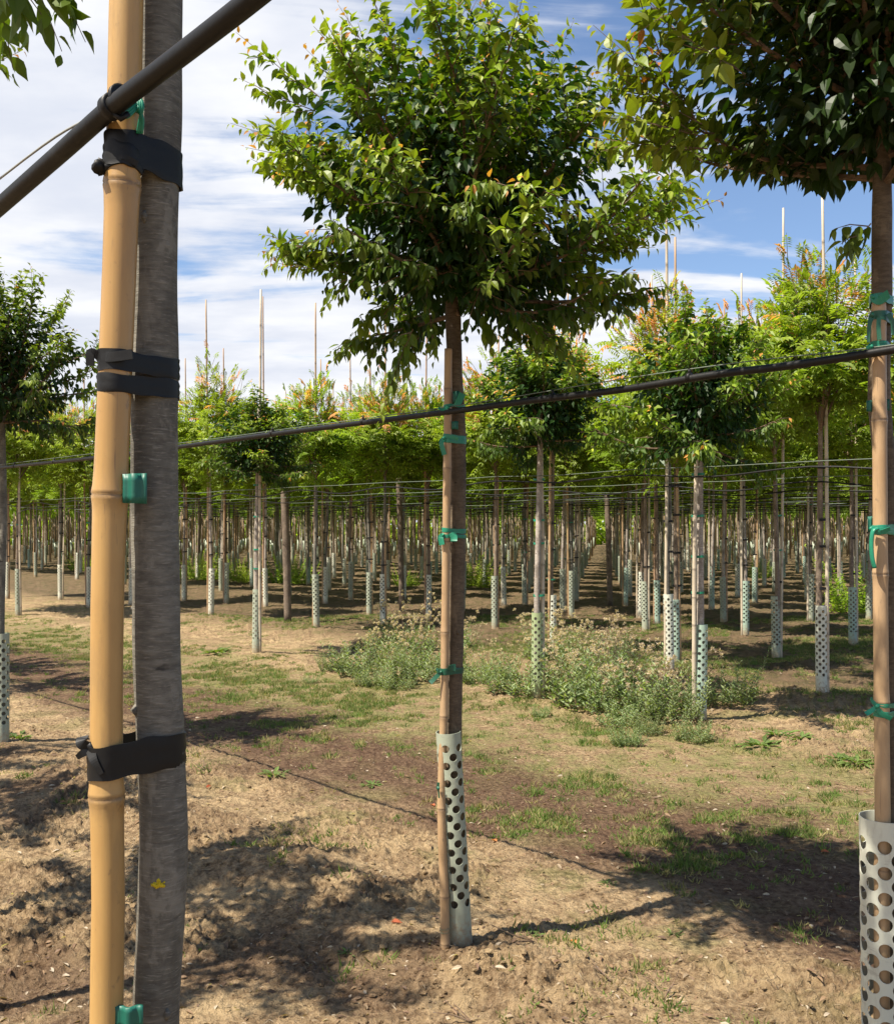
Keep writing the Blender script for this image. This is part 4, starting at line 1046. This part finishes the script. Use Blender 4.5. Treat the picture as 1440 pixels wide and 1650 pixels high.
# wires and hoses through the block
rowsn = [4.05, 6.1, 8.15, 10.1, 12.1, 14.1, 16.1, 18.1, 20.1, 24.1]
names = ['nearest', 'second', 'third', 'fourth', 'fifth', 'sixth', 'seventh', 'eighth', 'ninth', 'farthest']
for k, n_ in enumerate(rowsn):
    c0 = MAIN + N * n_; g = random.Random(k)
    def rowline(z0, amp, a0, a1, step=1.5, fr=-.06):
        pts = []; a = a0; q = 0
        while a <= a1:
            p = c0 + U * a + N * fr; sag = 0 if q % 2 == 0 else -amp * g.uniform(.3, 1)
            pts.append(Vector((p.x, p.y, z0 + sag + g.uniform(-.006, .006)))); a += step / 2; q += 1
        return pts
    a0 = -n_ * .95 - 3; a1 = n_ * 1.1 + 14
    hose('wire', rowline(1.955, .012, a0, a1), .003 + .0006 * k, M_wire_g, f'pale green wire strung along the {names[k]} row of the nursery block', 'wire', 'wires of the nursery block', 4, 2)
    hose('hose', rowline(1.915, .07 if k < 3 else .03, a0, a1), .007 + .0005 * k, M_pipe, f'thin black hose hanging along the {names[k]} row of the nursery block', 'hose', 'hoses of the nursery block', 6, 4)

# ------------------------------------------------------------------ undergrowth
def weed_meshes(seed, stems=62, hgt=.50, spread=.32, narrow=True, col=(np.array((.10, .145, .055)), np.array((.27, .32, .155)))):
    g = np.random.default_rng(seed); P = []; D = []; Nn = []; L = []; Cs = []; st = MB(); tips = []
    for i in range(stems):
        a = g.uniform(0, 6.28); r = spread * math.sqrt(g.random()); b0 = np.array([math.cos(a) * r, math.sin(a) * r, -.02])
        dr = unit(np.array([math.cos(a) * .35, math.sin(a) * .35, 1]) + g.normal(size=3) * .18); hh = hgt * g.uniform(.3, 1.15) * (1.35 if g.random() < .08 else 1)
        k = int(hh / .018); c = col[0] + (col[1] - col[0]) * g.random()
        for j in range(k):
            u = (j + 1) / k; p = b0 + dr * hh * u; an = j * 2.4 + g.uniform(-.3, .3)
            dd = unit(np.array([math.cos(an), math.sin(an), .55 + .5 * u]))
            P.append(p); D.append(dd); Nn.append(np.array([0, 0, 1.]) + g.normal(size=3) * .3); L.append(g.uniform(.045, .10) * (1.15 - .5 * u)); Cs.append(c * g.uniform(.75, 1.3))
        st.tube([b0, b0 + dr * hh], [.003, .0012], 3, caps=False); tips.append(b0 + dr * hh)
    P, D, Nn, L, Cs = map(np.array, (P, D, Nn, L, Cs))
    v, f, c = leaf_arrays(P, D, Nn, L, L * (.30 if narrow else .5), Cs, simple=True, droop=.1)
    fo = merge_branches('foliage', v, f, c, st, M_grass)
    # dry seed heads: tufts of fine bristles on thin stalks
    P = []; D = []; L = []; sm = MB()
    for q in tips:
        if g.random() < .5:
            stalk = np.array([g.normal() * .06, g.normal() * .06, g.uniform(.06, .30)])
            q2 = q + stalk; sm.tube([q, q2], [.0016, .001], 3, caps=False)
            for h_ in range(g.integers(2, 6)):
                c_ = q2 + g.normal(size=3) * .045
                sm.tube([q2 - stalk * .3, c_], [.001, .0008], 3, caps=False)
                n_ = 26; d = unit(g.normal(size=(n_, 3)) + np.array([0, 0, .4])); P.append(np.repeat(c_[None], n_, 0)); D.append(d); L.append(g.uniform(.014, .034, n_))
    P, D, L = map(np.concatenate, (P, D, L))
    v, f, c = leaf_arrays(P, D, g.normal(size=P.shape), L, L * .30, np.tile((.60, .49, .38), (len(P), 1)) * g.uniform(.6, 1.1, (len(P), 1)), simple=True)
    se = merge_branches('seed_heads', v, f, c, sm, M_grass)
    return fo, se
wm = [weed_meshes(201 + k) for k in range(4)]
ws = [(535, 1080, .45, .3), (580, 1085, .62, .3), (640, 1105, .72, .3), (625, 1070, .6, 1.2), (668, 1098, .7, .6), (700, 1075, .6, 1.3), (762, 1100, .72, .6), (800, 1085, .6, 1.1), (832, 1122, .66, .4),
      (905, 1110, .8, 1.3), (925, 1128, .8, 1.1), (950, 1085, .9, 1.4), (960, 1140, .85, .6), (990, 1120, .95, 1.2), (1000, 1165, .72, .4), (1040, 1150, .9, .8), (1045, 1178, .55, .2), (1080, 1165, .75, .3), (1118, 1188, .5, 0),
      (1165, 1128, .6, .1), (1190, 1122, .5, .1), (1110, 1130, .55, .8), (655, 1045, .55, 1.4), (745, 1040, .55, 1.4), (880, 1060, .65, 1.4), (985, 1055, .5, 1.4), (595, 1100, .3, .2), (500, 1095, .25, .1), (870, 1150, .3, .1), (1010, 1190, .35, .1)]
for k, (px, py, s_, seed_) in enumerate(ws):
    p = gpt(px, py); z = gz(p.x, p.y)
    side_ = 'left of' if px < 715 else ('between the big cherry and the yellow-green guard' if px < 862 else ('between the yellow-green and blue-green guards' if px < 1110 else 'around the blue-green guard'))
    if px < 715: side_ = 'just left of the big cherry stake'
    root = empty('weed_clump', (p.x, p.y, z), f'grey-green weed clump with {"dry seed heads" if seed_ > .5 else "narrow leaves"} {side_}', 'weeds', 'weed clumps on the far side of the track ' + side_ + (' with seed heads' if seed_ > .5 else ''), k * 1.9)
    a = link('foliage', wm[k % 4][0], root); sc = s_ * p.y / 9 * (.75, 1.12, .62, 1.0, .88, 1.25, .7)[k % 7]; a.scale = (sc * 1.1, sc * 1.1, sc * .95)
    if seed_ > .7:
        b_ = link('seed_heads', wm[k % 4][1], root); b_.scale = (sc * 1.1, sc * 1.1, sc * .95 * (.9 + .12 * seed_))
# bright bushes deep under the canopy
bf, _ = weed_meshes(301, 60, .9, .55, False, (np.array((.16, .24, .02)), np.array((.28, .36, .04))))
for k, (px, py, s_, lab) in enumerate(((322, 935, .7, 'bright green bush left of the group under the canopy, beside the foreground trunk'), (388, 940, .55, 'low bright green bush between the two left cherry guards under the canopy'), (468, 938, .65, 'bright green bush behind the left timber post'),
        (765, 945, .7, 'bright green bush just right of the big cherry under the canopy'), (655, 945, .35, 'small bright green bush behind the middle timber post'), (1395, 985, .75, 'green bush beside the right-hand stake under the canopy'), (135, 920, .6, 'bright green bush left of the yellow bamboo under the canopy'), (1215, 930, .5, 'bright green bush far back in the right half under the canopy'))):
    p = gpt(px, py); o = link('bush', bf); o.location = (p.x, p.y, gz(p.x, p.y)); o.scale = (s_ * 1.6,) * 2 + (s_ * 1.3,); set_props(o, lab, 'bush', 'bright bushes under the canopy')

# grass tufts, clods, litter
def grass_density(x, y):
    n = rown(x, y); b_ = smooth(1.9, 2.6, n) * (1 - smooth(3.3, 4.0, n))
    pz = smooth(.46, .56, fbm(x * 1.3, y * 1.3, 77, 4)) * smooth(.42, .6, fbm(x * 7, y * 7, 78, 2))
    lo = smooth(.57, .66, fbm(x * 1.9 + 9, y * 1.9, 88, 3)) * smooth(.45, .62, fbm(x * 8, y * 8, 79, 2)) * 1.6
    fr = smooth(5.5, 7, n) * smooth(.5, .62, fbm(x * .8, y * .8, 99, 3)) * .8
    return np.clip(b_ * pz * 1.0 + lo * .30 * smooth(.9, 1.5, n) + lo * .04 + .02 * smooth(.9, 1.5, n) * (1 - smooth(3.6, 4, n)) + fr, 0, 1)
def grass(n_try=220000):
    g = np.random.default_rng(5); d = 2.8 + (17 - 2.8) * g.random(n_try) ** 1.15; x = (g.random(n_try) * 1.1 - .55) * d
    ok = g.random(n_try) < grass_density(x, d) * .75; x, y = x[ok], d[ok]
    sp = [(-.75, 4.75), (-.62, 4.95), (-.9, 4.6), (-.68, 4.8), (-.55, 4.7), (-.8, 4.95), (-1.9, 5.3), (-2.0, 5.5), (.42, 3.65), (-.30, 3.45), (.78, 3.85), (1.0, 3.0)]
    for (a, b_) in sp:
        for k in range(7): x = np.append(x, a + g.normal() * .07); y = np.append(y, b_ + g.normal() * .05)
    z = gheight(x, y); print('tufts', len(x))
    m_ = 12; T = len(x); X = np.repeat(x, m_) + g.normal(size=T * m_) * .018; Y = np.repeat(y, m_) + g.normal(size=T * m_) * .022; Z = np.repeat(z, m_) - .006
    L = np.repeat(g.uniform(.014, .048, T), m_) * g.uniform(.6, 1.2, T * m_)
    a = g.uniform(0, 6.28, T * m_); lean = g.uniform(.5, 2.6, T * m_)
    D = unit(np.stack([np.cos(a) * lean, np.sin(a) * lean, np.ones_like(a)], 1)); Nn = unit(np.stack([np.cos(a), np.sin(a), .4 + 0 * a], 1))
    dry = np.repeat((g.random(T) < .42), m_)
    c = np.where(dry[:, None], np.array((.26, .225, .10)), np.array((.115, .165, .035))) * np.repeat(g.uniform(.7, 1.35, T), m_)[:, None]
    v, f, cc = leaf_arrays(np.stack([X, Y, Z], 1), D, Nn, L, np.full(T * m_, .0045), c, simple=True, droop=.25)
    o = link('grass', np_mesh('grass', v, f, M_grass, cc)); set_props(o, 'patchy short grass and dry tufts on the trodden track', 'grass', None, 'stuff')
grass()
def broad_weeds():
    g = random.Random(9)
    spots = [(1225, 1200, 1.0), (1250, 1190, .8), (1290, 1196, .8), (1380, 1230, .9), (1350, 1225, .7), (560, 1525, .45), (1085, 1485, .45), (28, 1190, .8), (440, 1245, .7), (980, 1405, .4), (1170, 1640, .4), (855, 1505, .5), (350, 1050, .8), (600, 1250, .5), (170, 1150, .6)]
    for k, (px, py, s_) in enumerate(spots):
        p = gpt(px, py); P = []; D = []; Nn = []; L = []; Cs = []
        for q in range(30):
            a = g.uniform(0, 6.28); r = g.uniform(0, .10); P.append((math.cos(a) * r, math.sin(a) * r, .004)); D.append((math.cos(a), math.sin(a), g.uniform(.15, .9))); Nn.append((0, 0, 1)); L.append(g.uniform(.04, .09)); Cs.append(np.array((.12, .17, .045)) * g.uniform(.7, 1.3))
        P, D, Nn, L, Cs = map(np.array, (P, D, Nn, L, Cs)); v, f, c = leaf_arrays(P, D, Nn, L, L * .38, Cs)
        o = link('ground_weed', np_mesh('ground_weed', v, f, M_grass, c)); sc = s_ * p.y / 5.5; o.location = (p.x, p.y, gz(p.x, p.y)); o.scale = (sc,) * 3
        set_props(o, 'low broad-leaved weed growing flat on the bare earth', 'weed', 'low weeds on the bare earth')
broad_weeds()
def clods():
    g = np.random.default_rng(8); n_ = 24000; d = 2.7 + 9 * g.random(n_) ** 1.7; x = (g.random(n_) * 1.0 - .5) * d
    nr_ = rown(x, d); pr = .28 + .5 * np.exp(-(nr_ / .5) ** 2) + .3 * (nr_ > 3.9) ; pr = np.where((nr_ > .9) & (nr_ < 3.7), .08, pr)
    x = np.append(x, .17 + g.normal(size=500) * .26); d = np.append(d, 3.28 + g.normal(size=500) * .14); pr = np.append(pr, np.ones(500))
    pat = smooth(.4, .6, fbm(x * 2, d * 2, 41, 3)); pr = pr * (.3 + pat)
    ok = g.random(len(x)) < pr; x, y = x[ok], d[ok]; z = gheight(x, y)
    ico = [(-1, 1.618, 0), (1, 1.618, 0), (-1, -1.618, 0), (1, -1.618, 0), (0, -1, 1.618), (0, 1, 1.618), (0, -1, -1.618), (0, 1, -1.618), (1.618, 0, -1), (1.618, 0, 1), (-1.618, 0, -1), (-1.618, 0, 1)]
    fc = [(0, 11, 5), (0, 5, 1), (0, 1, 7), (0, 7, 10), (0, 10, 11), (1, 5, 9), (5, 11, 4), (11, 10, 2), (10, 7, 6), (7, 1, 8), (3, 9, 4), (3, 4, 2), (3, 2, 6), (3, 6, 8), (3, 8, 9), (4, 9, 5), (2, 4, 11), (6, 2, 10), (8, 6, 7), (9, 8, 1)]
    iv = unit(np.array(ico, float)); T = len(x); r = .0018 + .012 * g.random(T) ** 4
    sc = g.uniform(.6, 1.3, (T, 1, 3)) * r[:, None, None]; sc[:, :, 2] *= .7
    v = iv[None] * sc * g.uniform(.72, 1.25, (T, 12, 1)) + np.stack([x, y, z + r * .25], 1)[:, None]
    f = (np.array(fc)[None] + (np.arange(T) * 12)[:, None, None]).reshape(-1, 3)
    o = link('soil_clods', np_mesh('soil_clods', v.reshape(-1, 3), [f], mat_ground)); set_props(o, 'loose clods of dry earth scattered along the planted ridge', 'soil', None, 'stuff')
clods()
def litter():
    g = np.random.default_rng(18); n_ = 11000; d = 2.8 + 8 * g.random(n_) ** 1.5; x = (g.random(n_) - .5) * d
    z = gheight(x, d) + .003; a = g.uniform(0, 6.28, n_)
    D = np.stack([np.cos(a), np.sin(a), g.normal(size=n_) * .25], 1); L = g.uniform(.01, .04, n_); Wd = np.where(g.random(n_) < .45, L * .4, .0022)
    cs = np.array([(.34, .26, .17), (.22, .14, .09), (.48, .40, .30), (.14, .09, .06), (.30, .20, .12)])[g.integers(0, 5, n_)]
    v, f, c = leaf_arrays(np.stack([x, d, z], 1), D, g.normal(size=(n_, 3)) * .35 + np.array([0, 0, 1]), L, Wd, cs)
    o = link('leaf_litter', np_mesh('leaf_litter', v, f, M_grass, c)); set_props(o, 'dry leaf scraps and twigs lying on the soil', 'litter', None, 'stuff')
    reds = [(630, 1492), (928, 1510), (340, 1260), (400, 1637), (800, 1340), (210, 1265), (1322, 1362), (700, 1283), (805, 1565)]
    for k, (px, py) in enumerate(reds):
        p = gpt(px, py); v, f, c = leaf_arrays(np.zeros((1, 3)), np.array([[math.cos(k * 2.1), math.sin(k * 2.1), .15]]), np.array([[.2, -.3, 1.]]), np.array([.045]), np.array([.022]), np.array([(.52, .17, .07)]), fold=.4)
        o = link('fallen_leaf', np_mesh('fallen_leaf', v, f, M_grass, c)); o.location = (p.x, p.y, gz(p.x, p.y) + .006); set_props(o, 'orange fallen leaf lying on the earth', 'leaf', 'orange fallen leaves')
litter()
# a few bare twigs on the ridge
def twigs():
    g = random.Random(4)
    for k, (px, py) in enumerate(((1070, 1600), (860, 1520), (985, 1580), (300, 1340), (760, 1640), (480, 1470), (330, 1240))):
        p = gpt(px, py); mb = MB(); a = g.uniform(0, 6.28)
        for q in range(3):
            b_ = a + g.uniform(-.7, .7); l_ = g.uniform(.06, .16)
            mb.tube(spline([Vector((0, 0, 0)), Vector((math.cos(b_) * l_ * .5, math.sin(b_) * l_ * .5, .02)), Vector((math.cos(b_) * l_, math.sin(b_) * l_, g.uniform(0, .06)))], 4), [.0022] * 5 + [.0015] * 4, 5)
        o = mb.build('fallen_twig', M_twig); o.location = (p.x, p.y, gz(p.x, p.y) + .004); set_props(o, 'bare brown twig lying on the dry earth', 'twig', 'fallen twigs on the earth')
twigs()
print('objects', len(bpy.data.objects))
